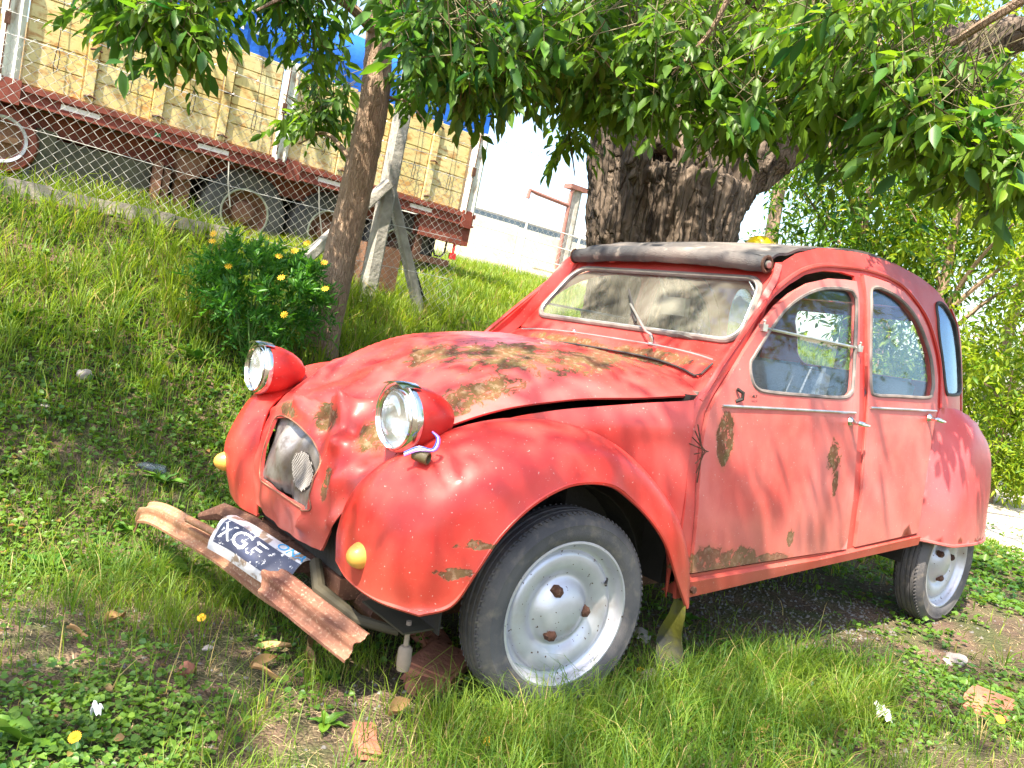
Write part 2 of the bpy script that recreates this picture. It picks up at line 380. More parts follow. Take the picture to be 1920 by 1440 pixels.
M = Mt('white post paint'); c = M.mix(M.ramp(M.noise(12, 6, M.mapv((1, 1, .5))), .50, .70), (.72, .72, .66), (.30, .19, .10)); m_wpost = M.done(M.bsdf(c, .55, 0, None, .4))
m_maroon = rustmat('maroon chassis paint', (.16, .030, .020), (.24, .055, .035), (.22, .12, .09), .6, 0)
m_blue = simple('blue tarpaulin', (.010, .11, .52), .5, 0, .2, 4, .01, 6)
m_tank = rustmat('dusty tank', (.05, .05, .045), (.11, .10, .07), (.18, .15, .08), .8, 0)
def barkmat(name, a, b, c3, sc=14, st=.22, d=.02):
    M = Mt(name); co = M.mapv((1, 1, st)); n1 = M.noise(sc, 8, co, 1.2, .65); v = M.vor(sc * 1.6, co=M.mapv((1, 1, st * .8)), feature='DISTANCE_TO_EDGE')
    n2 = M.noise(3, 4); col = M.mix(M.ramp(n1, .35, .65), a, b); col = M.mix(M.math('MULTIPLY', M.ramp(n2, .45, .7), .5), col, c3)
    crack = M.ramp(v, .0, .12); h = M.math('ADD', M.math('MULTIPLY', crack, .6), n1)
    return M.done(M.bsdf(col, .9, 0, M.bump(h, d), .2))
m_barkB = barkmat('furrowed bark', (.050, .037, .030), (.20, .15, .115), (.13, .10, .08), 11, .16, .04)
m_barkS = barkmat('young tree bark', (.19, .125, .085), (.40, .28, .20), (.30, .22, .15), 48, .30, .007)
m_leaf = leafmat('hanging leaf green', (.016, .070, .020), (.17, .30, .028), .52, dry=(.34, .34, .05))
m_leafP = leafmat('single leaf green', (.018, .078, .022), (.11, .25, .030), .42, False)
m_leafY = leafmat('sunny leaf green', (.08, .19, .015), (.30, .37, .03), .5)  # sunlit tone put into the leaf colour, lighter and yellower
m_grass = leafmat('grass blades', (.045, .145, .020), (.26, .34, .035), .5, dry=(.42, .33, .13), rough=.5)
m_clover = leafmat('low weeds', (.035, .115, .025), (.17, .28, .035), .38, dry=(.26, .16, .06))
m_weed = leafmat('broad weed leaf', (.05, .16, .02), (.16, .30, .03), .35, False)
m_bush = leafmat('daisy bush leaf', (.030, .13, .025), (.12, .30, .04), .42)
m_dry = leafmat('dry leaf', (.28, .15, .06), (.45, .29, .13), .2, False, .7)
m_pet = flat('daisy petal', (.80, .44, .01)); m_stem = flat('green stem', (.08, .16, .03)); m_stalk = flat('brown stalk', (.11, .09, .04))
m_soil_top = None
# ground: soil, straw, gravel
M = Mt('dry soil and litter'); n1 = M.noise(1.6, 6, None, .4); n2 = M.noise(24, 6, None, .6, .65); v = M.vor(95, out=0)
c = M.mix(M.ramp(n1, .35, .65), (.065, .042, .032), (.17, .110, .078)); c = M.mix(M.math('MULTIPLY', M.ramp(n2, .5, .7), .6), c, (.19, .14, .085)); c = M.mix(M.ramp(v, .22, .10), c, (.13, .12, .11))
c = M.mix(M.math('MULTIPLY', M.ramp(M.noise(5, 5), .42, .62), .6), c, (.050, .085, .022))
m_soil = M.done(M.bsdf(c, .95, 0, M.bump(M.math('ADD', n2, M.math('MULTIPLY', v, -.8)), .015), .2))
M = Mt('pale dirt track'); c = M.mix(M.ramp(M.noise(3, 6), .35, .65), (.46, .38, .31), (.60, .52, .44)); c = M.mix(M.ramp(M.noise(9, 5), .60, .7), c, (.25, .22, .12))
m_track = M.done(M.bsdf(c, .95, 0, M.bump(M.noise(30, 6), .012), .2))
m_brick = simple('broken brick clay', (.30, .12, .075), .9, 0, .35, 14, .006, 50)
m_stone = simple('pale stone', (.38, .33, .29), .9, 0, .3, 10, .004, 40)

# ------------------------------------------------------------------ ground sheets
def terrain_grid(name, xs, ys, mat, dz=0, kind='structure', label=None):
    X, Y = np.meshgrid(xs, ys, indexing='ij'); Z = hz(X, Y) + dz
    P = np.stack([X, Y, Z], -1); V, T = grid(P, flip=False)
    o = link(name, mesh(name, V, T), mat); o['kind'] = kind
    return o
xs = np.unique(np.concatenate([np.linspace(-60, -12, 30), np.linspace(-12, 3.5, 190), np.linspace(3.5, 60, 30)]))
ys = np.unique(np.concatenate([np.linspace(-90, -9, 40), np.linspace(-9, 3.5, 160), np.linspace(3.5, 60, 30)]))
ground = terrain_grid('ground', xs, ys, m_soil)
# pale track crossing behind the car
pth = cr([(-4.9, 2.6), (-5.7, .9), (-7.0, -.6), (-9.3, -1.75), (-13, -3.0), (-20, -5)], 60); P = []
for i in range(60):
    t = pth[min(i + 1, 59)] - pth[max(i - 1, 0)]; t /= np.linalg.norm(t); nn = np.array([-t[1], t[0]])
    P.append([[*(pth[i] + nn * o), 0] for o in np.linspace(-.85, 1.1, 12)])
P = np.array(P); P[..., 2] = hz(P[..., 0], P[..., 1]) + .012
V, T = grid(P, flip=True); V = np.array(V)
o = link('dirt_track', mesh('dirt_track', V, T), m_track); o['kind'] = 'structure'
if o.data.polygons[0].normal.z < 0: o.data.flip_normals()

# ================================================================== THE CAR
car = tag(empty('vintage_car'), 'wrecked red vintage car with rusty crumpled bonnet and black canvas roof parked on the grass', 'car')
_p, _r = 0.02647, -0.01379
Rx = Matrix.Rotation(_r, 3, 'X'); Ry = Matrix(((math.cos(_p), 0, math.sin(_p)), (0, 1, 0), (-math.sin(_p), 0, math.cos(_p))))
MB3 = Ry @ Rx; piv = Vector((-1.2, 0, .3)); BODY = Matrix.Translation(piv - MB3 @ piv) @ MB3.to_4x4()
def part(name, VF, mat, parent=None, label=None, sharp=35, smooth=True, basis='body'):
    """a part of the car; coordinates in the body frame"""
    o = link(name, mesh(name, VF[0], VF[1], smooth, sharp), mat, parent or car, BODY if (basis == 'body' and parent is None) else None)
    if label: o['label'] = label
    return o
def Ys(z): return float(np.interp(z, [.3, .6, .93, 1.12, 1.36, 1.5, 1.6], [.690, .675, .635, .600, .555, .505, .43]))
def Yb(x, z):
    y = Ys(z)
    if x < -2.2: y -= .62 * (-2.2 - x) ** 2
    return y
def S(sgn, off=0): return lambda x, z: (x, sgn * (Yb(x, z) + off), z)
D1 = [(-.496, .392), (-.484, .652), (-.484, .729), (-.489, .811), (-.507, .894), (-.547, .951), (-.61, 1.016), (-.684, 1.101), (-.782, 1.197), (-.875, 1.274), (-.962, 1.327), (-1.08, 1.379), (-1.21, 1.411), (-1.341, 1.425), (-1.432, 1.428), (-1.432, .400)]
D2 = [(-1.492, .405), (-1.492, 1.462), (-1.60, 1.466), (-1.712, 1.462), (-1.83, 1.440), (-1.94, 1.385), (-2.03, 1.305), (-2.10, 1.195), (-2.125, 1.10), (-2.115, .974), (-2.085, .90), (-2.02, .62), (-2.008, .43)]
W1 = [(-.719, 1.063), (-.725, 1.017), (-.756, .984), (-.838, .974), (-1.08, .974), (-1.299, .978), (-1.364, .997), (-1.383, 1.032), (-1.399, 1.194), (-1.408, 1.331), (-1.397, 1.370), (-1.357, 1.386), (-1.198, 1.371), (-1.075, 1.339), (-.962, 1.287), (-.876, 1.225), (-.793, 1.145), (-.739, 1.088)]
W2 = [(-1.527, 1.386), (-1.558, 1.418), (-1.634, 1.425), (-1.766, 1.405), (-1.876, 1.355), (-1.965, 1.285), (-2.036, 1.191), (-2.065, 1.087), (-2.052, 1.035), (-2.01, 1.011), (-1.746, 1.004), (-1.56, 1.000), (-1.520, 1.023), (-1.515, 1.133), (-1.518, 1.273)]
W3 = [(-2.135, 1.40), (-2.165, 1.432), (-2.23, 1.425), (-2.325, 1.36), (-2.40, 1.27), (-2.455, 1.17), (-2.478, 1.08), (-2.46, 1.05), (-2.40, 1.038), (-2.26, 1.034), (-2.213, 1.05), (-2.175, 1.186), (-2.140, 1.30)]
SHELL = [(-.445, .315), (-.437, .5), (-.437, .75), (-.452, .87), (-.49, .945), (-.55, 1.005), (-.63, 1.09), (-.72, 1.185), (-.80, 1.27), (-.87, 1.35), (-.905, 1.405), (-.97, 1.44), (-1.05, 1.476), (-1.203, 1.518), (-1.415, 1.551), (-1.645, 1.568), (-1.863, 1.558), (-2.05, 1.530), (-2.18, 1.485), (-2.30, 1.415), (-2.40, 1.32), (-2.47, 1.2), (-2.52, 1.06), (-2.55, .96), (-2.62, .70), (-2.64, .42), (-2.06, .40), (-2.01, .405)]
W1s, W2s, W3s = smooth_poly(W1), smooth_poly(W2), smooth_poly(W3)
def grow_top(P, d): return offset_poly(P, d)
O1 = offset_poly(D1, .005); O1 = [(x, z + (.020 if z > 1.2 else 0)) for x, z in O1]
O2 = offset_poly(D2, .005)
def tubeline(P, r, n=6, closed=False): b = MB(); b.tube(P, r, n, closed=closed); return b.V, b.F
for sg in (1, -1):
    fl = sg < 0
    part('side_frame', sheet(SHELL, [O1, O2, offset_poly(W3s, .004)], .05, S(sg), flip=not fl, thick=.012), m_shell)
    # quarter window
    q = part('quarter_window', sheet(W3s, [], .05, S(sg, -.004), flip=not fl, thick=.003), m_glassq)
    part('window_seal', tubeline([S(sg, .001)(*p) for p in W3s], .008, 6, True), m_rub, q)
    # rain gutter arch over both doors
    arch = [(-.47, .93), (-.56, 1.03), (-.66, 1.13), (-.77, 1.235), (-.86, 1.315), (-.96, 1.375), (-1.08, 1.425), (-1.21, 1.457), (-1.35, 1.474), (-1.5, 1.487), (-1.6, 1.490), (-1.73, 1.484), (-1.86, 1.455), (-1.97, 1.39), (-2.06, 1.31), (-2.13, 1.20), (-2.155, 1.1), (-2.15, .97)]
    part('rain_gutter', tubeline([S(sg, .004)(*p) for p in cr(arch, 60)], .0085, 6), m_shell)
    for dn, (D, W, Wr) in enumerate(((D1, W1s, .03), (D2, W2s, .03))):
        outl = offset_poly(D, -.003)
        def fn(x, z, sg=sg):
            return (x, sg * (Yb(x, z) + .010 + .004 * math.sin((x + .5) * 3) * math.sin(z * 4)), z)
        d = part('door', sheet(outl, [offset_poly(W, .002)], .05, fn, flip=not fl, thick=.022), m_door,
                 label=('front' if dn == 0 else 'rear') + ' door with ' + ('olive and rust patches in the faded red paint' if dn == 0 else 'evenly faded red paint') if sg > 0 else None)
        gl = part('window_glass', sheet(W, [], .06, S(sg, -.002), flip=not fl, thick=.003), m_glass, d)
        part('window_seal', tubeline([S(sg, .010)(*p) for p in W], .0075, 6, True), m_sealg, d)
        zt = .924 if dn == 0 else .948
        tr0 = (-.57, zt - .004, -1.395, zt + .002) if dn == 0 else (-1.51, zt + .002, -2.085, zt + .01)
        b = MB(); b.tube([S(sg, .014)(x, z) for x, z in cr([(tr0[0], tr0[1]), ((tr0[0] + tr0[2]) / 2, (tr0[1] + tr0[3]) / 2), (tr0[2], tr0[3])], 8)], .0050, 6)
        part('trim_strip', (b.V, b.F), m_alu, d)
        # door handle: round rose and lever
        hx, hzz = (-1.365, .892) if dn == 0 else (-2.02, .925)
        y0 = Yb(hx, hzz) + .012; Mh = Matrix.Translation((hx, sg * y0, hzz)) @ Matrix.Rotation(-sg * math.pi / 2, 4, 'X')
        b = MB(); b.lathe([(0, .010), (.012, .010), (.017, .004), (.019, 0)], 20, Mh)
        b.tube([(hx, sg * (y0 + .008), hzz), (hx, sg * (y0 + .032), hzz), (hx - .02, sg * (y0 + .038), hzz - .003), (hx - .075, sg * (y0 + .036), hzz - .008)], [.009, .009, .0095, .006], 8)
        part('door_handle', (b.V, b.F), m_chrome, d)
        if dn == 0:
            P = [S(sg, .012)(x, z) for x, z in ((-.80, 1.185), (-1.1, 1.178), (-1.400, 1.172))]
            part('window_rail', tubeline(P, .0055, 6), m_alu, d)
            for (x, z) in ((-.785, 1.186), (-1.418, 1.170)):
                b = MB(); X = S(sg, .016)(x, z); b.box((X[0] - .013, min(X[1] - .012, X[1] + .008), X[2] - .012), (X[0] + .013, X[1] + .008, X[2] + .012))
                b.tube([(X[0], X[1], X[2] + .006), (X[0] + .012, X[1] + sg * .008, X[2] + .024)], .005, 6)
                part('window_catch', (b.V, b.F), m_alu, d)
            b = MB(); X = S(sg, .014)(-.655, .958); b.tube([(X[0] + .014, X[1], X[2] + .018), (X[0] - .004, X[1] + sg * .012, X[2] + .008), (X[0] - .006, X[1] + sg * .012, X[2] - .012), (X[0] + .012, X[1], X[2] - .022)], .0065, 6)
            part('mirror_bracket', (b.V, b.F), m_dark, d)
            if sg > 0:
                o = link('lettering', text_mesh('ALY', .016), m_letk, d); o.matrix_basis = Matrix.Translation(Vector(S(1, .0185)(-.735, .957))) @ Matrix.Rotation(R_(180), 4, 'Z') @ Matrix.Rotation(R_(97), 4, 'X')
    # sill
    b = MB(); x0, x1 = -.47, -2.03
    V = []
    for x, z0, z1 in ((x0, .318, .382), (-1.25, .350, .392), (x1, .378, .428)):
        y = Yb(x, z0)
        V += [(x, sg * (y + .012), z0), (x, sg * (y + .016), z1 - .012), (x, sg * (y - .01), z1), (x, sg * (y - .08), z0 - .004)]
    F = []
    for i in range(2):
        for j in range(4):
            j2 = (j + 1) % 4; f = (i * 4 + j, i * 4 + j2, (i + 1) * 4 + j2, (i + 1) * 4 + j); F.append(f)
    F += [(3, 2, 1, 0), (8, 9, 10, 11)]
    s_ = part('sill', (V, F), m_shell, smooth=False)
    b = MB(); b.lathe([(0, .012), (.011, .012), (.012, 0)], 6, Matrix.Translation((x0 - .03, sg * (Yb(x0, .34) + .014), .345)) @ Matrix.Rotation(-sg * math.pi / 2, 4, 'X'))
    part('bolt', (b.V, b.F), m_rustdk, s_)
    # windscreen pillar
    st = []
    for (x, z) in [(-.45, .85), (-.452, .88), (-.49, .945), (-.55, 1.005), (-.63, 1.09), (-.72, 1.185), (-.80, 1.27), (-.87, 1.35), (-.905, 1.405)]:
        y = Yb(x, z); t = (z - 1.12) / .235; ix = -.752 - .165 * t; iy = (.547 - .056 * t) * 1.062
        if z < 1.05: k = (1.05 - z) / .2; ix = ix * (1 - k) + (x + .01) * k; iy = iy * (1 - k) + (y - .05) * k
        a = np.array((x, y - .001, z)); c = np.array((ix, iy, z + .002)); mid = (a + c) / 2 + np.array((.018, .012, .012))
        st.append([a * [1, sg, 1], mid * [1, sg, 1], c * [1, sg, 1]])
    part('windscreen_pillar', grid(loft(st, 30, 9), flip=fl, thick=.012), m_shell)

# windscreen surround, glass, seal
def WS(s, t, off=0):
    x = -.752 - .165 * t; y = s * (.547 - .056 * t); z = 1.12 + .235 * t
    n = Vector((.235, 0, .165)).normalized(); return (x + n.x * off - .01 * s * s * 0, y, z + n.z * off)
def rrect(s0, s1, t0, t1, rs, rt, n=6):
    P = []
    for cx, cy, a in ((s1 - rs, t1 - rt, 0), (s0 + rs, t1 - rt, 90), (s0 + rs, t0 + rt, 180), (s1 - rs, t0 + rt, 270)):
        for k in range(n + 1): q = R_(a + 90 * k / n); P.append((cx + rs * math.cos(q), cy + rt * math.sin(q)))
    return P
hole = rrect(-1, 1, 0, 1, .13, .26)
def even_uv(P): return [(a * .55, b * .29) for a, b in P]
def WSe(off): return lambda a, b: WS(a / .55, b / .29, off)
part('windscreen_frame', sheet(even_uv([(-1.075, -.25), (1.075, -.25), (1.075, 1.30), (-1.075, 1.30)]), [even_uv(hole)], .05, WSe(.004), thick=.012), m_shell)
ws = part('windscreen', sheet(even_uv(hole), [], .06, WSe(.000), thick=.004), m_ws)
part('windscreen_seal', tubeline([WS(s, t, .008) for s, t in hole], .0115, 8, True), m_sealg, ws)
part('seal_bead', tubeline([WS(s * .982, .5 + (t - .5) * .965, .016) for s, t in hole], .0035, 6, True), m_alu, ws)
# cowl between windscreen and bonnet with the vent flap
def cowlP(y, k):
    a = abs(y); s = a / .60
    z0 = 1.080 - .02 * s ** 4; x0 = -.724; x1 = -.652 + .13 * s ** 3.2; z1 = 1.006 - .070 * s ** 3
    x = x0 + (x1 - x0) * k; z = z0 + (z1 - z0) * (k ** 1.3)
    return (x, y, z)
P = np.array([[cowlP(y, k) for k in np.linspace(0, 1.12, 12)] for y in np.linspace(-.61, .61, 41)])
part('cowl', grid(P, flip=False, thick=.012), m_cowl)
P = np.array([[np.array(cowlP(y, k)) + np.array((.004, 0, .009)) for k in np.linspace(.38, .82, 6)] for y in np.linspace(-.515, .515, 31)])
vf = part('vent_flap', grid(P, flip=False, thick=.007), m_cowl, label='vent flap below the windscreen, rust stained between two pale strips')
part('trim_strip', tubeline([tuple(np.array(cowlP(y, .37)) + np.array((.004, 0, .015))) for y in np.linspace(-.52, .515, 20)], .0045, 6), m_alu, vf)
part('flap_edge', tubeline([tuple(np.array(cowlP(y, .83)) + np.array((.005, 0, .008))) for y in np.linspace(-.52, .50, 20)] + [tuple(np.array(cowlP(.522, k)) + np.array((.004, 0, .011))) for k in (.75, .55, .42)], .0042, 6), m_rub, vf)
# wiper and nozzle
b = MB(); wb = Vector(cowlP(.19, .12)); b.lathe([(0, .035), (.009, .034), (.013, .02), (.017, 0)], 16, Matrix.Translation(wb) @ Matrix.Rotation(R_(25), 4, 'Y'))
wp = part('wiper', (b.V, b.F), m_chrome)
p0 = Vector(wb) + Vector((.012, 0, .034)); p1 = Vector(WS(-.02, .33, .035)); 
b = MB(); b.tube([p0, p0 + Vector((0, -.03, .01)), p1], [.006, .005, .004], 6); part('wiper_arm', (b.V, b.F), m_alu, wp)
b = MB(); dd = (Vector(WS(-.17, .62, .022)) - Vector(WS(.12, .07, .022))); q0 = Vector(WS(.12, .07, .022)); b.tube([q0, q0 + dd * .5, q0 + dd], [.005, .007, .004], 6); part('wiper_blade', (b.V, b.F), m_rub, wp)
b = MB(); wb2 = Vector(cowlP(-.24, .12)); b.lathe([(0, .016), (.007, .015), (.009, .006), (.015, 0)], 14, Matrix.Translation(wb2) @ Matrix.Rotation(R_(25), 4, 'Y')); part('washer_nozzle', (b.V, b.F), m_chrome)
tm = text_mesh('Z', .022); o = link('lettering', tm, m_letk, vf); q = Vector(cowlP(.44, .6)) + Vector((.008, 0, .014)); o.matrix_basis = Matrix.Translation(q) @ Matrix.Rotation(R_(90), 4, 'Z') @ Matrix.Rotation(R_(38), 4, 'X')

# canvas roof with a rolled, creased front edge
st = []
def cz(y, e, c): return e + (c - e) * (1 - (abs(y)) ** 2.4)
for x, e, c, yh in [(-.915, 1.425, 1.452, .500), (-.99, 1.458, 1.478, .498), (-1.2, 1.508, 1.520, .490), (-1.6, 1.558, 1.562, .462), (-2.0, 1.524, 1.548, .470), (-2.2, 1.462, 1.49, .490), (-2.30, 1.39, 1.42, .50)]:
    st.append([(x - (.03 * (1 - abs(v) ** 2)) * (x < -2.1), v * yh, cz(v, e, c)) for v in np.linspace(-1, 1, 9)])
G = loft(st, 70, 61)
for i in range(70):
    for j in range(61):
        x, y, z = G[i, j]; k = math.exp(-((x + 1.0) / .35) ** 2)
        G[i, j, 2] += .010 * k * noise.noise(Vector((x * 7, y * 5 + x * 6, 3))) + .003 * noise.noise(Vector((x * 5, y * 14, 1)))
part('canvas_roof', grid(G, flip=True, thick=.010), m_canvas)
b = MB(); pts = []; rr = []
for k in range(50):
    s = -1 + 2 * k / 49; y = s * .498; base = 1.410 + .022 * (1 - s * s) + .004 * noise.noise(Vector((s * 6, 1, 1)))
    pts.append((-.895 + .006 * noise.noise(Vector((s * 4, 5, 2))), y, base)); rr.append(.032 + .004 * noise.noise(Vector((s * 9, 2, 7))) - .004 * abs(s) ** 6)
b.tube(pts, rr, 14, cap=False); ro = part('roof_roll', (b.V, b.F), m_canvas)
for s in (-1, 1):
    p = Vector(pts[0 if s < 0 else -1]); b = MB(); Mr = Matrix.Translation(p) @ Matrix.Rotation(-s * math.pi / 2, 4, 'X')
    b.lathe([(.031, -.004), (.033, .004), (.027, .006), (.020, .002), (.019, -.02), (0, -.02)], 18, Mr); part('roll_end_cap', (b.V, b.F), m_rustdk, ro)
    b = MB(); b.lathe([(.013, -.01), (.014, .010), (.008, .011), (0, .009)], 12, Mr); part('roll_bolt', (b.V, b.F), m_alu, ro)
# tail panel with rear window
def tail(a, z):
    xe = np.interp(z, [.4, .7, .96, 1.06, 1.2, 1.32, 1.42, 1.5], [-2.64, -2.62, -2.55, -2.52, -2.47, -2.40, -2.30, -2.18]); ye = Yb(xe, z) - .004
    t = abs(a); s = 1 if a > 0 else -1
    y = ye * (1 - (1 - t) ** 1.0) if t < .7 else ye * (.7 + .3 * math.sin((t - .7) / .3 * math.pi / 2))
    x = xe - .14 * (1 - max(0, (t - .45) / .55) ** 2.2)
    return (x, s * y, z)
part('tail_panel', sheet([(-1, .4), (1, .4), (1, 1.42), (-1, 1.42)], [rrect(-.72, .72, 1.07, 1.36, .09, .07)], .06, tail, flip=False, thick=.01), m_shell)
part('rear_window', sheet(rrect(-.72, .72, 1.07, 1.36, .09, .07), [], .08, lambda a, z: (tail(a, z)[0] + .006, *tail(a, z)[1:]), thick=.003), m_glass)

# bonnet
HC = np.array([(-.655, 1.008), (-.35, 1.035), (-.05, 1.012), (.13, .962), (.30, .878), (.44, .790), (.535, .706), (.572, .53), (.556, .385)])
HE = np.array([(-.53, .58, .938), (-.26, .570, .918), (-.04, .528, .895), (.15, .485, .855), (.29, .450, .803), (.42, .405, .728), (.487, .372, .64), (.535, .32, .52), (.545, .25, .400)])
HCs, HEs = cr(HC, 161), cr(HE, 161)
DENTS = [(4.35, -.28, .30, .30, -.016), (4.0, .02, .14, .22, .010), (5.35, .30, .20, .10, .034), (5.55, .55, .22, .10, -.030), (5.2, -.02, .18, .30, -.018), (5.75, .05, .14, .22, .016),
         (6.3, .80, .40, .10, .016), (6.9, .88, .35, .08, -.016), (3.3, .55, .5, .16, .010), (2.2, .35, .5, .25, -.010), (7.6, .55, .18, .10, .012), (7.7, .15, .25, .12, -.010), (7.65, -.5, .2, .2, .010), (5.0, .72, .3, .10, .014)]
CREASE = [((5.6, -.15), (5.15, .36), .07, .040), ((5.15, .36), (5.95, .60), .06, .036), ((5.95, .60), (7.6, .52), .05, .020), ((5.15, .36), (4.2, .62), .07, .018), ((5.6, -.15), (5.85, -.75), .07, .018), ((5.55, .20), (5.9, .28), .10, -.034), ((5.0, .0), (4.6, .25), .12, -.022),
          ((3.2, .02), (4.95, -.02), .035, .012), ((4.6, -.5), (3.5, -.25), .12, -.026), ((4.3, .30), (3.4, .10), .09, -.018), ((6.4, .78), (7.3, .95), .05, .022), ((2.2, .75), (4.2, .80), .045, .013), ((1.0, .55), (2.6, .35), .08, -.012), ((6.0, .9), (5.3, .98), .06, -.016), ((3.9, -.75), (4.9, -.6), .06, .014)]
def crease_h(u, v):
    h = 0
    for (a, b_, w_, am) in CREASE:
        ax, ay = a[0] * .17, a[1] * .45; bx, by = b_[0] * .17, b_[1] * .45; px, py = u * .17, v * .45; dx, dy = bx - ax, by - ay
        t = min(1, max(0, ((px - ax) * dx + (py - ay) * dy) / (dx * dx + dy * dy))); d = math.hypot(px - ax - dx * t, py - ay - dy * t) / (w_ * .45)
        if d < 4: h += am * math.exp(-d * 1.3)
    return h
def hood(u, v, off=0):
    def base(u, v):
        k = min(max(u, 0), 8) * 20; i = min(int(k), 159); f = k - i
        c = HCs[i] * (1 - f) + HCs[i + 1] * f; e = HEs[i] * (1 - f) + HEs[i + 1] * f
        a = abs(v); q = np.interp(u, [0, 4.2, 6, 8], [4.0, 3.6, 2.0, 1.5])
        return Vector((c[0] + (e[0] - c[0]) * a ** 2.3, e[1] * v * (1.04 - .04 * a * a), c[1] + (e[2] - c[1]) * a ** q))
    p = base(u, v); du = base(u + .05, v) - base(u - .05, v); dv = base(u, v + .03) - base(u, v - .03)
    n = du.cross(dv); n.normalize()
    if n.z + n.x < 0: n = -n
    h = off
    for (a, b_, su, sv, am) in DENTS:
        q = ((u - a) / su) ** 2 + ((v - b_) / sv) ** 2
        if q < 9: h += am * math.exp(-q)
    h += crease_h(u, v)
    if u < 5.2:
        for rv in (0, .34, -.34, .66, -.66): h += .0045 * math.exp(-((v - rv) / .022) ** 2) * min(1, (5.2 - u)) 
    if u > 5: h += .006 * noise.noise(Vector((u * 2.2, v * 5, 4))) * min(1, u - 5)
    else: h += .0035 * noise.noise(Vector((u * 1.5, v * 3, 9)))
    return tuple(p + n * h)
SC = .28                                                     # metres per unit of v in the flat pattern, u scaled to .19
gh = [(6.05, -.52), (6.0, -.25), (6.10, .1), (6.25, .40), (6.45, .545), (6.9, .58), (7.22, .59), (7.24, 0), (7.20, -.60), (6.6, -.57)]
def uvp(P): return [(a * .17, b * .45) for a, b in P]
def hoodf(off=0): return lambda a, b: hood(a / .17, b / .45, off)
hd = part('bonnet', sheet(uvp([(0, -1), (8, -1), (8, 1), (0, 1)]), [uvp(gh)], .017, hoodf(), flip=False, thick=.008), m_hood, sharp=None,
     label='dented bonnet with patches of rust and a crumpled nose')
part('grille_frame', tubeline([hood(u, v, .001) for u, v in smooth_poly(gh)], .0022, 6, True), m_rust, hd)
def gr(a, b):
    u, v = a / .17, b / .45; o = -.018 + .008 * math.sin(u * 5 + v * 4) + .012 * noise.noise(Vector((u * 1.8, v * 4, 2)))
    o += .020 * math.exp(-((u - 6.4) / .3) ** 2 - ((v + .28) / .12) ** 2) - .016 * math.exp(-((v + .05) / .08) ** 2) - .014 * math.exp(-((u - 6.72) / .32) ** 2 - ((v - .22) / .2) ** 2)
    return hood(u, v, o)
grl = part('grille', sheet(uvp(offset_poly(gh, .11)), [], .02, gr, thick=.004), m_grille, sharp=None, label='bent metallic grille panel with an oval wire mesh')
b = MB()
def gm(u, v): q = gr(u * .17, v * .45); return (q[0] + .006, q[1], q[2])
def ov(u, v): return ((u - 6.72) / .33) ** 2 + ((v - .22) / .20) ** 2 < 1
for fam in (0, 1):
    for k in range(-9, 10):
        seg = []
        for j in range(41):
            a = -1 + j / 20; c = k / 9 * 1.4; uu = 6.72 + .33 * (a + (c if fam else 0) * .0 + 0); vv = .22 + .20 * ((c + a) if fam else (c - a))
            if ov(uu, vv): seg.append(gm(uu, vv))
        if len(seg) > 2: b.tube(seg[::2], .0013, 4, cap=False)
o = part('grille_mesh', (b.V, b.F), simple('grey mesh wire', (.22, .20, .19), .6), grl); o['kind'] = 'stuff'
part('mesh_backing', sheet([(6.72 * .17 + .055 * math.cos(q), .22 * .45 + .088 * math.sin(q)) for q in np.linspace(0, 2 * math.pi, 24)[:-1]], [], .03, lambda a, b_: (gr(a, b_)[0] + .0015, *gr(a, b_)[1:]), thick=.001), m_dark, grl)

# side panels below the bonnet, fenders
ST = [[(.548, .36, .41), (.566, .47, .400), (.548, .59, .390), (.490, .685, .385)],
      [(.556, .365, .50), (.575, .48, .495), (.540, .64, .485), (.425, .715, .412)],
      [(.537, .385, .60), (.558, .50, .60), (.505, .668, .585), (.385, .738, .498)],
      [(.475, .42, .685), (.50, .53, .705), (.43, .69, .678), (.33, .748, .59)],
      [(.343, .447, .762), (.37, .56, .792), (.305, .70, .750), (.24, .752, .665)],
      [(.20, .480, .806), (.21, .60, .836), (.165, .715, .790), (.13, .755, .708)],
      [(.03, .525, .812), (.03, .63, .830), (.01, .722, .788), (0, .755, .705)],
      [(-.10, .56, .775), (-.105, .655, .785), (-.12, .725, .742), (-.106, .745, .659)],
      [(-.224, .598, .704), (-.235, .675, .702), (-.24, .730, .662), (-.21, .745, .59)],
      [(-.354, .634, .595), (-.36, .69, .59), (-.35, .73, .555), (-.30, .738, .51)],
      [(-.44, .652, .47), (-.445, .69, .46), (-.43, .722, .435), (-.385, .728, .40)],
      [(-.487, .657, .33), (-.49, .68, .32), (-.483, .705, .31), (-.465, .72, .297)]]
PT = [(.42, .41, .70), (.36, .44, .745), (.29, .453, .778), (.19, .475, .812), (.085, .50, .842), (-.043, .53, .868), (-.249, .584, .900), (-.40, .622, .922), (-.436, .637, .93)]
PB = [(.42, .40, .66), (.36, .425, .70), (.29, .435, .735), (.19, .465, .775), (.085, .492, .785), (-.043, .535, .755), (-.249, .600, .66), (-.40, .645, .48), (-.436, .655, .31)]
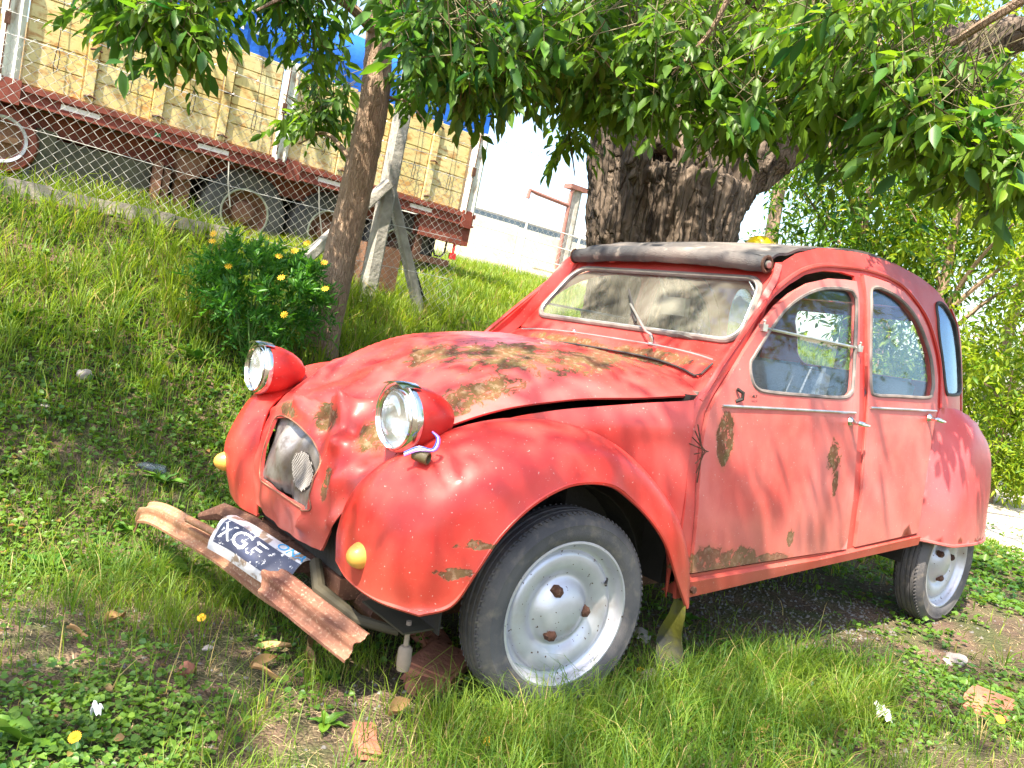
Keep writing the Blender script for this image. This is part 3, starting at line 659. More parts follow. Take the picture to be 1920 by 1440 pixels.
for sg in (1, -1):
    STs = [list(q) for q in ST]
    if sg < 0:
        STs[0][0] = (.525, .27, .345); STs[0][1] = (.548, .40, .350); STs[1][0] = (.53, .29, .47); STs[2][0] = (.52, .33, .60); STs[3][0] = (.47, .38, .695); STs[0][2] = (.535, .56, .365)
        STs = [[(q[0] - .004, q[1] * (.90 + .02 * max(0, i_ - 5)) if k_ > 0 and i_ < 10 else q[1], q[2]) for k_, q in enumerate(r_)] for i_, r_ in enumerate(STs)]
    G = loft(STs, 90, 34) * [1, sg, 1]
    for i in range(90):
        for j in range(34):
            k = noise.noise(Vector(G[i, j] * 4)) * .006 + (noise.noise(Vector(G[i, j] * 11)) * .002)
            G[i, j] += np.array((.5, sg * .6, .5)) * k * min(1, j / 6)
    f = part('front_fender', grid(G, flip=(sg > 0), thick=.006), m_fend, sharp=None, label='dented left front fender with scraped paint' if sg > 0 else None)
    lip = cr(np.array([s[3] for s in ST]) * [1, sg, 1], 80); bot = cr(np.array(STs[0]) * [1, sg, 1], 20)
    part('fender_lip', tubeline([tuple(p) for p in bot] + [tuple(p) for p in lip[1:]], .0065, 6), m_fend, f)
    # turn signal
    base = Vector(loft(ST, 90, 34)[8, 12]) ; base.y *= sg
    base = Vector((.562, sg * .516, .478)) if sg > 0 else Vector((.555, -.505, .470))
    d = Vector((1, sg * .22, -.02)).normalized(); rgt = d.cross(Vector((0, 0, 1))).normalized(); up = rgt.cross(d)
    Mt_ = Matrix.Translation(base) @ Matrix((rgt, up, d)).transposed().to_4x4()
    b = MB(); b.lathe([(.034, -.03), (.035, .002), (.0345, .009), (.032, .018), (.028, .027), (.0235, .035), (.018, .041), (.012, .045), (.006, .047), (0, .0475)], 28, Mt_); part('turn_signal', (b.V, b.F), m_amber, f)
    b = MB(); b.lathe([(.040, -.02), (.041, .002), (.037, .004)], 28, Mt_); part('signal_gasket', (b.V, b.F), m_rub, f)
    st = []
    for a, c in zip(PT, PB):
        a, c = np.array(a), np.array(c); mid = (a + c) / 2 + np.array((0, .016, 0)) * min(1, np.linalg.norm(a - c) / .15)
        st.append([a * [1, sg, 1], mid * [1, sg, 1], c * [1, sg, 1]])
    G = loft(st, 70, 26)
    for i in range(70):
        for j in range(26):
            x, y, z = G[i, j]; e = np.exp(-((x + .27) / .16) ** 2 - ((z - .845) / .045) ** 2)
            G[i, j, 1] += sg * (.020 * e + .003 * noise.noise(Vector((x * 5, z * 5, 1))))
    part('bonnet_side_panel', grid(G, flip=(sg > 0), thick=.008), m_shell, sharp=None)
    # rear fender: bulging skirt
    RF = [(-2.012, .402), (-2.012, .45), (-2.05, .72), (-2.10, .90), (-2.15, .972), (-2.286, .975), (-2.419, .945), (-2.54, .895), (-2.68, .83), (-2.80, .74), (-2.88, .62), (-2.93, .48), (-2.92, .42), (-2.86, .392), (-2.70, .380), (-2.4, .374), (-2.2, .38)]
    RFs = poly_even(RF, .03); top = np.array(poly_even(RF[3:12], .02, False))
    def rf(x, z, sg=sg):
        dmin = float(np.min(np.hypot(top[:, 0] - x, top[:, 1] - z))); k = min(1, dmin / .16)
        bulge = .075 * math.sqrt(max(0, 1 - (1 - k) ** 2)); kf = float(ss(((-2.012 - .42 * max(0, z - .52) ** 1.2) - x) / .22))
        y = Ys(z) + .004 - .10 * max(0, z - .75) * (1 - min(1, (-2.012 - x) / .2)) * 0 + bulge * kf
        if x < -2.45: y -= .95 * (-2.45 - x) ** 2
        y += .006 * noise.noise(Vector((x * 6, z * 6, 2)))
        return (x, sg * y, z)
    rfo = part('rear_fender', sheet([tuple(p) for p in RFs], [], .035, rf, flip=(sg > 0), thick=.01), m_rfend, sharp=None, label='rear fender skirt with scratches and brown rust at the back edge' if sg > 0 else None)
    part('fender_lip', tubeline([rf(x, z) for x, z in poly_even(RF[11:] + [RF[0]], .04, False)], .008, 6), m_rfend, rfo)
# twigs caught in the door seam
b = MB()
for k in range(4):
    b.tube([(-.440 + .008 * k, .668, .86 - .02 * k), (-.455 - .01 * k, .690, .78), (-.470 + .012 * k, .678, .68 + .03 * k)], .0022, 4)
part('caught_twigs', (b.V, b.F), m_rustdk)

# headlights
def lamp(H, az, tilt, sg, lab):
    d = Vector((math.cos(az), math.sin(az), tilt)).normalized(); r = d.cross(Vector((0, 0, 1))).normalized(); up = r.cross(d)
    Mh = Matrix.Translation(H) @ Matrix((r, up, d)).transposed().to_4x4()
    b = MB(); b.lathe([(.078, .002), (.083, -.002), (.085, -.020), (.084, -.04), (.078, -.075), (.066, -.108), (.046, -.140), (.022, -.160), (.006, -.166), (0, -.167)], 40, Mh)
    h = part('headlight', (b.V, b.F), m_lamp, label=lab)
    b = MB(); b.lathe([(.071, .010), (.075, .016), (.080, .013), (.086, .008), (.0895, -.002), (.088, -.012), (.084, -.016)], 40, Mh); b.lathe([(.0745, .017), (.0765, .021), (.079, .017)], 40, Mh); part('chrome_rim', (b.V, b.F), m_chrome, h)
    b = MB(); b.lathe([(0, .026), (.03, .023), (.055, .017), (.074, .009)], 32, Mh); part('lamp_glass', (b.V, b.F), m_lens, h)
    b = MB(); b.lathe([(.074, .004), (.068, -.018), (.05, -.040), (.025, -.053), (.012, -.055), (.010, -.03), (0, -.028)], 32, Mh); part('lamp_reflector', (b.V, b.F), m_refl, h)
    G = np.array([[tuple(Mh @ Vector((rr * math.cos(q), rr * math.sin(q), hh))) for (rr, hh) in ((.0905, -.028), (.093, -.01), (.094, .012), (.0915, .030))] for q in np.linspace(R_(62), R_(118), 14)])
    part('lamp_visor', grid(G, flip=True, thick=.002), m_chrome, h)
    b = MB(); b.tube([tuple(Mh @ Vector((.0925 * math.cos(q), .0925 * math.sin(q), .010))) for q in np.linspace(R_(5), R_(175), 30)], .0028, 6); part('clamp_band', (b.V, b.F), m_chrome, h)
    return h, Mh
lamp(Vector((.486, .470, .812)), R_(4), -.02, 1, 'left headlight, its chrome rim bent and its wiring hanging out')
lamp(Vector((.500, -.462, .805)), R_(2), .02, -1, 'right headlight with a bright red shell')
b = MB(); b.tube([(.40, -.46, .70), (.40, .40, .70)], .017, 10); b.tube([(.40, -.46, .70), (.42, -.455, .735)], [.02, .024], 10)
b.tube([(.41, .40, .705), (.425, .455, .722), (.43, .46, .735)], .016, 10); part('lamp_bar', (b.V, b.F), m_dark)
SK = Vector(BODY.inverted() @ Vector(at(794, 857, 1.905))); sd_ = (BODY.to_3x3().inverted() @ Vector(CR * .93 - CU * .30 - CF * .35)).normalized()
b = MB(); b.lathe([(.008, -.030), (.015, -.026), (.016, .014), (.0125, .015), (.010, -.008), (0, -.008)], 18, Matrix.Translation(SK) @ sd_.to_track_quat('Z', 'Y').to_matrix().to_4x4())
part('lamp_socket', (b.V, b.F), simple('olive plastic', (.12, .09, .04), .5))
m_cable = {}
for nm, c_ in (('blue cable', (.05, .10, .5)), ('white cable', (.7, .7, .7)), ('purple cable', (.22, .08, .35))):
    mm = flat(nm, c_, .4); k = len(m_cable); m_cable[nm] = mm; b = MB()
    b.tube([tuple(q) for q in cr([tuple(SK + BODY.to_3x3().inverted() @ Vector(CR * a_ + CU * c_ - CF * .012)) for a_, c_ in ((-.045, .012 - .004 * k), (-.01, .026 - .005 * k), (.022 + .004 * k, .020 - .002 * k), (.034 + .003 * k, .045), (.022, .062))], 16)], .0023, 5)
    part('cable', (b.V, b.F), mm)

# dark filler blocking light in the engine bay, floor, dashboard, seats, mirror
b = MB(); b.box((-.50, -.42, .30), (.36, .42, .70)); b.box((-.50, -.50, .30), (-.1, .50, .84)); b.box((.36, -.30, .34), (.50, .30, .62)); b.box((-.53, -.60, .33), (-.47, .60, .94)); part('engine_bay_filler', (b.V, b.F), m_dark, smooth=False)  # solid dark boxes added to block light, keeping the bonnet gaps black
b = MB(); b.box((-2.6, -.60, .33), (-.5, .60, .365)); b.box((-2.63, -.55, .35), (-2.58, .55, .9)); part('floor_pan', (b.V, b.F), m_dark, smooth=False)
b = MB(); b.box((-.68, -.58, .86), (-.53, .58, .95)); b.tube([(-.74, -.56, 1.02), (-.74, .56, 1.02)], .05, 12); part('dashboard', (b.V, b.F), m_cab)
def ring(c, R0, r, nrm, n=36):
    nrm = Vector(nrm).normalized(); a = nrm.cross(Vector((0, 1, 0))).normalized(); c2 = nrm.cross(a)
    return [tuple(Vector(c) + a * R0 * math.cos(q) + c2 * R0 * math.sin(q)) for q in np.linspace(0, 2 * math.pi, n + 1)[:-1]]
b = MB(); b.tube(ring((-.90, .30, 1.02), .19, .012, (.55, 0, -.83)), .013, 8, closed=True); b.tube([(-.90, .30, 1.02), (-.90, .49, 1.02)], .009, 6); b.tube([(-.70, .30, .9), (-.90, .30, 1.02)], .014, 8); part('steering_wheel', (b.V, b.F), m_cab)
for (x, nm) in ((-1.30, 0), (-2.02, 1)):
    for yy in (-.28, .28):
        b = MB(); G = np.array([[(x + .45 - .42 * t, yy + s * .25, .62 + .03 * math.cos(s * 1.5) - .03 * t) for s in np.linspace(-1, 1, 7)] for t in np.linspace(0, 1, 5)])
        V, F = grid(G, thick=.10); b.add(V, F)
        G = np.array([[(x + .02 - .10 * t, yy + s * (.25 - .03 * t), .62 + .44 * t + .01 * math.cos(s * 1.5)) for s in np.linspace(-1, 1, 7)] for t in np.linspace(0, 1, 6)])
        V, F = grid(G, thick=.06); b.add(V, F); b.tube([(x - .09, yy - .21, .4), (x - .09, yy - .21, 1.07), (x - .09, yy + .21, 1.07), (x - .09, yy + .21, .4)], .013, 6); part('seat', (b.V, b.F), m_seat)
mp = Vector(WS(.02, .80, -.06)); b = MB(); b.box((mp.x - .02, mp.y + .01, mp.z - .075), (mp.x + .008, mp.y + .13, mp.z - .005)); b.tube([WS(-.02, .98, -.02), (mp.x, mp.y + .03, mp.z - .03)], .007, 6)
part('rear_view_mirror', (b.V, b.F), m_cab)
# chassis bits seen below the nose
b = MB(); b.tube([(.40, -.40, .26), (.42, .40, .26)], .03, 10); b.box((-2.5, -.33, .20), (.42, -.25, .28)); b.box((-2.5, .25, .20), (.42, .33, .28)); b.box((.30, -.30, .27), (.50, .30, .33))
b.tube([(-2.4, -.6, .28), (-2.4, .6, .28)], .03, 10); b.tube([(0, -.6, .28), (0, .6, .28)], .035, 10); part('chassis', (b.V, b.F), m_rustdk, smooth=False)
b = MB(); b.box((.34, .36, .285), (.46, .58, .290)); b.tube([(.52, .18, .34), (.55, .28, .30), (.50, .42, .265), (.42, .50, .255)], [.018, .020, .016, .012], 10); part('front_bracket', (b.V, b.F), simple('olive metal', (.035, .028, .014), .8))
b = MB(); b.tube([(.42, .54, .30), (.42, .54, .235)], .007, 8); b.lathe([(0, .045), (.012, .044), (.018, .036), (.019, .0), (.016, -.02), (0, -.022)], 18, Matrix.Translation((.42, .54, .19))); part('hanging_strut', (b.V, b.F), simple('dusty beige rubber', (.26, .20, .15), .8))
# rear bumper end
b = MB(); b.box((-3.05, -.55, .43), (-3.01, .55, .50)); b.box((-3.09, .46, .42), (-3.00, .56, .51)); part('rear_bumper', (b.V, b.F), m_rustdk, smooth=False)

# wheels (car frame)
TY = [(.196, .046), (.204, .055), (.213, .060), (.222, .0655), (.236, .067), (.250, .065), (.254, .0665), (.258, .0635), (.268, .057), (.276, .049), (.281, .043), (.2765, .041), (.2765, .0385), (.2835, .036), (.2845, .024), (.2785, .023), (.2785, .0195), (.2855, .0185), (.2858, .006), (.2795, .005), (.2795, .0015)]
TY = TY + [(r, -h) for r, h in reversed(TY)]
RIM = [(.205, .046), (.2085, .052), (.206, .0575), (.200, .058), (.1955, .053), (.192, .042), (.187, .030), (.180, .024), (.173, .0225), (.1705, .0255), (.1665, .031), (.158, .0335), (.145, .0335), (.132, .0315), (.120, .0275), (.110, .0215), (.104, .0165), (.097, .0155), (.090, .0185), (.082, .027), (.073, .037), (.062, .0455), (.047, .052), (.028, .0555), (0, .057)]
RIMB = [(.205, -.05), (.19, -.03), (.188, .02), (.1, .0), (0, .0)]
def wheel(pos, steer, sg, spin, label=None):
    Mw = Matrix.Translation(pos) @ Matrix.Rotation(steer, 4, 'Z') @ Matrix.Rotation(-sg * math.pi / 2, 4, 'X')
    b = MB(); b.lathe(TY, 96, Mw)
    # sipes on the shoulder
    for k in range(96):
        q = 2 * math.pi * k / 96
        for s in (1, -1):
            V = [Mw @ Vector((r * math.cos(q + dq), r * math.sin(q + dq), s * h)) for r, h, dq in ((.2775, .0475, 0), (.2838, .0395, .012), (.2838, .0395, .032), (.2775, .0475, .02))]
            V2 = [Mw @ Vector((r * math.cos(q + dq), r * math.sin(q + dq), s * h)) for r, h, dq in ((.280, .050, 0), (.2863, .0405, .012), (.2863, .0405, .032), (.280, .050, .02))]
            b.add([tuple(v) for v in V + V2], [(4, 5, 6, 7), (0, 1, 5, 4), (1, 2, 6, 5), (2, 3, 7, 6), (3, 0, 4, 7)])
    w_ = link('wheel', mesh('wheel', b.V, b.F, True, 30), m_tyre, car)
    if label: w_['label'] = label
    b = MB(); b.lathe(RIM, 72, Mw); b.lathe(RIMB, 48, Mw); link('rim', mesh('rim', b.V, b.F, True, 50), m_wheel, w_)
    for k in range(3):
        q = spin + k * 2 * math.pi / 3; b = MB(); Mn = Mw @ Matrix.Translation((.071 * math.cos(q), .071 * math.sin(q), .036))
        b.lathe([(0, .022), (.007, .0215), (.012, .017), (.0155, .015), (.0165, 0), (.018, -.006)], 6, Mn @ Matrix.Rotation(k, 4, 'Z')); link('wheel_nut', mesh('wheel_nut', b.V, b.F, True, 30), m_rustdk, w_)
    b = MB(); q = spin + 2.6; b.tube([Mw @ Vector((.172 * math.cos(q), .172 * math.sin(q), .024)), Mw @ Vector((.150 * math.cos(q), .150 * math.sin(q), .046))], [.005, .0035], 8); link('tyre_valve', mesh('tyre_valve', b.V, b.F), m_rub, w_)
    # raised sidewall lettering
    return w_, Mw
wf, Mwf = wheel(Vector((0, .628, .279)), R_(-5), 1, R_(60), 'left front wheel turned outwards, silver with three rusty nuts')
wheel(Vector((0, -.628, .279)), R_(-5), -1, 0)
wheel(Vector((-2.40, .628, .277)), 0, 1, R_(80), 'left rear wheel half covered by the fender')
wheel(Vector((-2.40, -.628, .277)), 0, -1, 0)
# inner wheel arches
for sg in (1, -1):
    for cx in (0, -2.40):
        G = np.array([[(cx + .37 * math.cos(q), sg * y, .31 + .36 * math.sin(q)) for y in (.36, .50, .60 if cx == 0 else .64)] for q in np.linspace(R_(-5), R_(190), 20)]); part('inner_arch', grid(G, thick=.004), m_dark)
# mud flap behind the left front wheel
def flap(sg):
    G = []
    for i in range(14):
        t = i / 13; z = .315 - .25 * t; xx = -.462 - .010 * t + .008 * math.sin(t * 7); w0 = .022 + .016 * math.sin(min(1, t * 1.3) * math.pi * .5) ; yo = .722 - .004 * t + .008 * math.sin(t * 9)
        G.append([(xx + .01 * math.cos(s * 3 + t * 4) + .02 * s, sg * (yo - w0 * 2 * s), z - .012 * s * t) for s in np.linspace(0, 1, 6)])
    return np.array(G)
M = Mt('mossy rubber'); c = M.mix(M.ramp(M.math('ADD', M.noise(10, 5), M.math('MULTIPLY', M.n('ShaderNodeSeparateXYZ', {0: M.co}, 2), 1.6)), .72, .92), (.032, .034, .032), (.085, .085, .012)); m_flap = M.done(M.bsdf(c, .7, 0, M.bump(M.noise(40, 4), .002), .3))
fo = part('mud_flap', grid(flap(1), thick=.004), m_flap, label='bent mud flap with yellow moss hanging behind the left front wheel'); part('mud_flap', grid(flap(-1), thick=.004), m_flap)
tm = text_mesh('CIII', .030); o = link('lettering', tm, m_letk, fo); q = Vector(flap(1)[11][2]) + Vector((.006, 0, 0)); o.matrix_basis = Matrix.Translation(q) @ Matrix.Rotation(R_(75), 4, 'Z') @ Matrix.Rotation(R_(97), 4, 'X')

# torn front bumper with the licence plate wrapped round it
def strip(path, n, half, prof, mat, name, parent=None, label=None, thick=.003, twist=None):
    P = cr(np.array([at(*q) for q in path]), n); G = []
    for i in range(n):
        t = P[min(i + 1, n - 1)] - P[max(i - 1, 0)]; t /= np.linalg.norm(t)
        nn = np.array(twist(i / (n - 1))) if twist else np.array((.62, .40, .68)); nn = nn - t * (nn @ t); nn /= np.linalg.norm(nn); wv = np.cross(nn, t)
        G.append([P[i] + wv * s * half + nn * prof(s, i / (n - 1)) for s in np.linspace(-1, 1, 23)])
    G = np.array(G); V, F = grid(G, thick=thick, flip=False)
    o = link(name, mesh(name, V, F, True, 50), mat, parent or car)
    if label: o['label'] = label
    return o, G
corr = lambda s, k: .010 * math.cos(s * math.pi * 2.0) - .026 * abs(s) ** 4 + .003 * math.cos(s * 13)
bl, _ = strip([(240, 962, 2.86), (285, 958, 2.78), (340, 985, 2.66), (420, 1032, 2.50), (500, 1092, 2.36), (540, 1118, 2.30)], 50, .043, lambda s, k: corr(s, k) - .05 * max(0, .12 - k) / .12 - .012 * max(0, k - .6), m_rust_or_sun, 'front_bumper', None, 'rusty front bumper blade hanging down to the grass')
br, _ = strip([(500, 1080, 2.20), (530, 1104, 2.14), (600, 1160, 2.06), (667, 1212, 1.99)], 30, .044, lambda s, k: corr(s, k) + .012 * max(0, .15 - k) / .15 * math.cos(s * 3), m_rust, 'bumper_end', bl)
b = MB(); b.tube([tuple(at(352, 973, 2.60)), tuple(at(375, 985, 2.55)), tuple(at(430, 1012, 2.44)), tuple(at(520, 1070, 2.30))], .012, 8); link('bumper_tube', mesh('bumper_tube', b.V, b.F), m_rust_or_sun, bl)
b = MB(); b.tube([tuple(at(*q)) for q in ((375, 968, 2.60), (420, 960, 2.58), (470, 985, 2.50), (560, 1040, 2.40), (620, 1075, 2.35))], [.012, .03, .032, .026, .02], 8)
b.box((.36, -.1, .25), (.58, -.04, .29)); b.box((.38, .08, .25), (.56, .14, .29)); link('bumper_bracket', mesh('bumper_bracket', b.V, b.F, True, 30), m_rustdk, bl)
pl_path = [(412, 992, 2.40), (450, 1012, 2.35), (500, 1046, 2.28), (552, 1080, 2.22)]
tw = lambda k: (.60, .46, .66)
pp = lambda s, k: .016 - .030 * abs(s) ** 3 + .006 * math.sin(k * 5 + s * 3)
M = Mt('plate paint'); c = M.mix(M.ramp(M.noise(28, 6), .52, .60), (.46, .46, .50), (.20, .15, .12)); m_plate = M.done(M.bsdf(c, .4, .1, M.bump(M.noise(40, 4), .002)))
M = Mt('plate black field'); c = M.mix(M.ramp(M.noise(60, 5, None, rough=.7), .60, .63), (.035, .04, .075), (.6, .6, .62)); m_pfield = M.done(M.bsdf(c, .4))
plate, PG = strip(pl_path, 30, .062, pp, m_plate, 'licence_plate', bl, 'bent white and black licence plate wrapped on the bumper', thick=.0015, twist=tw)
def onplate(u, v, off):           # u 0..1 along the plate, v -1..1 across
    f = u * 29; i = min(int(f), 28); fr = f - i; g = (v + 1) / 2 * 22; j = min(int(g), 21); gj = g - j
    p = (PG[i, j] * (1 - fr) + PG[i + 1, j] * fr) * (1 - gj) + (PG[i, j + 1] * (1 - fr) + PG[i + 1, j + 1] * fr) * gj
    a = PG[i + 1, j] - PG[i, j]; c = PG[i, j + 1] - PG[i, j]; nn = np.cross(c, a); nn /= np.linalg.norm(nn)
    if nn[2] < 0: nn = -nn
    return p + nn * off
G = np.array([[onplate(u, v, .0018) for v in np.linspace(-.66, .52, 12)] for u in np.linspace(.06, 1, 24)]); V, F = grid(G, flip=False, thick=.0005); link('plate_field', mesh('plate_field', V, F), m_pfield, plate)
def plate_text(body, size, uc, vc, mat, L=.215, sx=1):
    me = text_mesh(body, size, .0004, 4); bm = bmesh.new(); bm.from_mesh(me); bmesh.ops.triangulate(bm, faces=bm.faces)
    for v in bm.verts:
        q = onplate(min(max(uc + v.co.x * sx / L, 0), 1), min(max(vc + v.co.y / .062, -1), 1), .0030 + v.co.z); v.co = Vector(q)
    bm.to_mesh(me); bm.free(); link('lettering', me, mat, plate)
plate_text('XGF', .068, .37, -.07, m_letw, sx=.9); plate_text('ONA', .032, .83, .77, m_letb)

# ================================================================== FOLIAGE ENGINE
def noise2(x, y, s, seed=0):
    out = np.zeros_like(x); r = np.random.default_rng(seed)
    for k in range(6): a, b_, c_ = r.normal(size=3); f = s * (1.6 ** (k * .5)); out += np.sin(x * a * f + y * b_ * f + c_ * 9) * np.cos(y * a * f * .7 - x * b_ * f + c_)
    return out / 3.2
def unit(v): return v / (np.linalg.norm(v, axis=-1, keepdims=True) + 1e-9)
def raw_mesh(name, V, F4, tint=None, smooth=True):
    """V (n,3), F4 (m,k) -> mesh, fast"""
    me = bpy.data.meshes.new(name); k = F4.shape[1]; m_ = len(F4)
    me.vertices.add(len(V)); me.vertices.foreach_set('co', np.ascontiguousarray(V, np.float32).ravel())
    me.loops.add(m_ * k); me.loops.foreach_set('vertex_index', np.ascontiguousarray(F4, np.int32).ravel())
    me.polygons.add(m_); me.polygons.foreach_set('loop_start', np.arange(0, m_ * k, k, dtype=np.int32))
    me.update(calc_edges=True)
    if smooth: me.polygons.foreach_set('use_smooth', np.ones(m_, bool))
    if tint is not None:
        at_ = me.attributes.new('tint', 'FLOAT', 'POINT'); at_.data.foreach_set('value', np.ascontiguousarray(tint, np.float32))
    return me
LT = np.array([(0, 0, 0), (.28, .42, .10), (.62, .40, .08), (1, 0, -.12), (.62, -.40, .08), (.28, -.42, .10)], float)
LF = np.array([(0, 3, 2, 1), (0, 5, 4, 3)])
def leaf_mesh(name, P, D, N, L, W, tint):
    """one folded pointed leaf per row"""
    D = unit(D); Sd = unit(np.cross(D, N)); Nn = np.cross(Sd, D); n = len(P)
    V = P[:, None] + D[:, None] * (LT[None, :, 0:1] * L[:, None, None]) + Sd[:, None] * (LT[None, :, 1:2] * W[:, None, None]) + Nn[:, None] * (LT[None, :, 2:3] * W[:, None, None] * 1.6)
    F = LF[None] + (np.arange(n) * 6)[:, None, None]
    return raw_mesh(name, V.reshape(-1, 3), F.reshape(-1, 4), np.repeat(tint, 6))
LEAF1 = mesh('leaf', LT * np.array([1, .44, .44 * 1.2]) , [tuple(f) for f in LF]); LEAF1.materials.append(m_leafP)
def put_leaves(P, D, N, L, parent, count):
    """leaves big enough in the picture to be picked apart: objects of their own"""
    D = unit(D); Sd = unit(np.cross(D, N)); Nn = np.cross(Sd, D)
    for i in range(count):
        o = bpy.data.objects.new('leaf', LEAF1); COL.objects.link(o); o.parent = parent
        M4 = Matrix.Identity(4)
        for r in range(3): M4[r][0] = D[i, r] * L[i]; M4[r][1] = Sd[i, r] * L[i]; M4[r][2] = Nn[i, r] * L[i]; M4[r][3] = P[i, r]
        o.matrix_basis = M4
def twigs(anchors, dirs, n_leaf=9, length=.20, leaf=.075, spread=.9, droop=.8, rng=RNG):
    """compound leaves: leaflets in pairs along a drooping stalk"""
    n = len(anchors); t = np.linspace(.15, 1, n_leaf)
    d = unit(dirs); side = unit(np.cross(d, rng.normal(size=(n, 3)))); Ln = length * rng.uniform(.7, 1.25, n)
    P = anchors[:, None] + d[:, None] * (t[None, :, None] * Ln[:, None, None]) + np.array((0, 0, -1.0)) * (t[None, :, None] ** 2 * Ln[:, None, None] * .45)
    sgn = np.where(np.arange(n_leaf) % 2 == 0, 1, -1)[None, :, None]
    D = d[:, None] * .55 + side[:, None] * sgn * spread + np.array((0, 0, -droop)) + rng.normal(size=(n, n_leaf, 3)) * .28
    D[:, -1] = d + np.array((0, 0, -droop)) + rng.normal(size=(n, 3)) * .15
    N = np.array((0, 0, 1.0)) + rng.normal(size=(n, n_leaf, 3)) * .45
    L = leaf * rng.uniform(.5, 1.35, (n, n_leaf)) * rng.uniform(.8, 1.15, (n, 1))
    return P.reshape(-1, 3), D.reshape(-1, 3), N.reshape(-1, 3), L.reshape(-1)
def view_size(P, L):
    d = P - CAM; z = d @ CF; x = 960 + FPX * (d @ CR) / z; y = 720 - FPX * (d @ CU) / z
    ok = (z > .3) & (x > 0) & (x < 1920) & (y > 0) & (y < 1440); return np.where(ok, L / np.maximum(z, .1), 0), z

# ================================================================== TREES
def bark_disp(V, N, scale=1, amp=.03):
    out = np.empty_like(V)
    for i, (p, n) in enumerate(zip(V, N)):
        q = Vector((p[0] * 9 * scale, p[1] * 9 * scale, p[2] * 1.6 * scale)); w_ = noise.noise(q * .5) * 1.4
        r = 1 - abs(noise.noise(q + Vector((w_, w_, 0)))) * 2.2
        out[i] = p + n * (amp * (r - .4) + amp * .35 * noise.noise(Vector(p) * 26 * scale))
    return out
def remeshed(name, b, voxel, mat, parent, disp=None):
    o = b.make('tmp_limb', mat); md = o.modifiers.new('r', 'REMESH'); md.mode = 'VOXEL'; md.voxel_size = voxel
    sm = o.modifiers.new('s', 'SMOOTH'); sm.iterations = 8; sm.factor = .6
    dg = bpy.context.evaluated_depsgraph_get(); me = bpy.data.meshes.new_from_object(o.evaluated_get(dg)); old = o.data
    bpy.data.objects.remove(o); bpy.data.meshes.remove(old); me.name = name
    if disp:
        n = len(me.vertices); V = np.empty(n * 3, np.float32); N = np.empty(n * 3, np.float32)
        me.vertices.foreach_get('co', V); me.vertex_normals.foreach_get('vector', N)
        V = bark_disp(V.reshape(-1, 3).astype(float), N.reshape(-1, 3).astype(float), *disp); me.vertices.foreach_set('co', V.astype(np.float32).ravel()); me.update()
    me.polygons.foreach_set('use_smooth', [True] * len(me.polygons)); me.materials.clear(); me.materials.append(mat)
    o = bpy.data.objects.new(name, me); COL.objects.link(o); o.parent = parent
    return o
# ---- the old tree behind the car
big = tag(empty('old_tree'), 'massive old tree with furrowed brown bark and a forked trunk behind the car', 'tree')
b = MB()
def path(*P): return [tuple(p) for p in cr(P, 24)]
def rads(*R): return list(cr(np.array(R)[:, None], 24)[:, 0])
b.tube(path((-3.02, -2.0, .1), (-3.03, -1.97, 1.0), (-3.04, -1.95, 1.7), (-3.05, -1.95, 2.35)), rads(.72, .53, .50, .56), 28)
b.tube(path((-2.97, -2.02, 1.4), (-2.86, -2.12, 2.1), (-2.80, -2.20, 2.8), (-2.72, -2.3, 4.2)), rads(.36, .36, .34, .30), 20)
b.tube(path((-3.05, -1.95, 1.5), (-3.12, -1.90, 2.05), (-3.34, -1.72, 2.46), (-3.72, -1.42, 2.92), (-4.5, -1.0, 3.6), (-5.5, -.5, 4.1)), rads(.36, .34, .29, .23, .17, .12), 20)
b.tube(path((-3.05, -1.95, 2.0), (-3.15, -1.9, 2.6), (-3.3, -2.0, 3.4), (-3.5, -2.4, 4.8)), rads(.40, .36, .26, .20), 18)
kn = at(1245, 290, 5.45)
b.tube([tuple(kn + CR * .17 * math.cos(q) + CU * .13 * math.sin(q) + CF * .12) for q in np.linspace(0, 2 * math.pi, 17)[:-1]], .085, 10, closed=True)
b.tube([tuple(at(1195, 370, 5.6)), tuple(at(1200, 300, 5.55)), tuple(at(1215, 250, 5.6))], [.05, .09, .10], 10)
remeshed('trunk', b, .018, m_barkB, big, (1, .042))
b = MB()
for P, r in (((( -4.0, -1.25, 2.8), (-4.2, -.6, 3.3), (-4.0, .3, 3.7), (-3.4, 1.2, 4.0)), (.10, .08, .05, .02)), (((-2.75, -2.25, 3.6), (-1.8, -1.6, 4.0), (-.6, -.6, 4.2), (.6, .3, 4.2)), (.14, .11, .07, .02)),
             (((-3.3, -2.0, 3.4), (-2.6, -.6, 4.0), (-1.8, .8, 4.3), (-.9, 1.7, 4.2)), (.12, .09, .05, .02)), (((-4.6, -.95, 3.35), (-5.4, .2, 3.6), (-6.2, 1.0, 3.7)), (.1, .06, .02))):
    b = MB(); b.tube(path(*P), rads(*r), 8); b.make('limb', m_barkB, big)
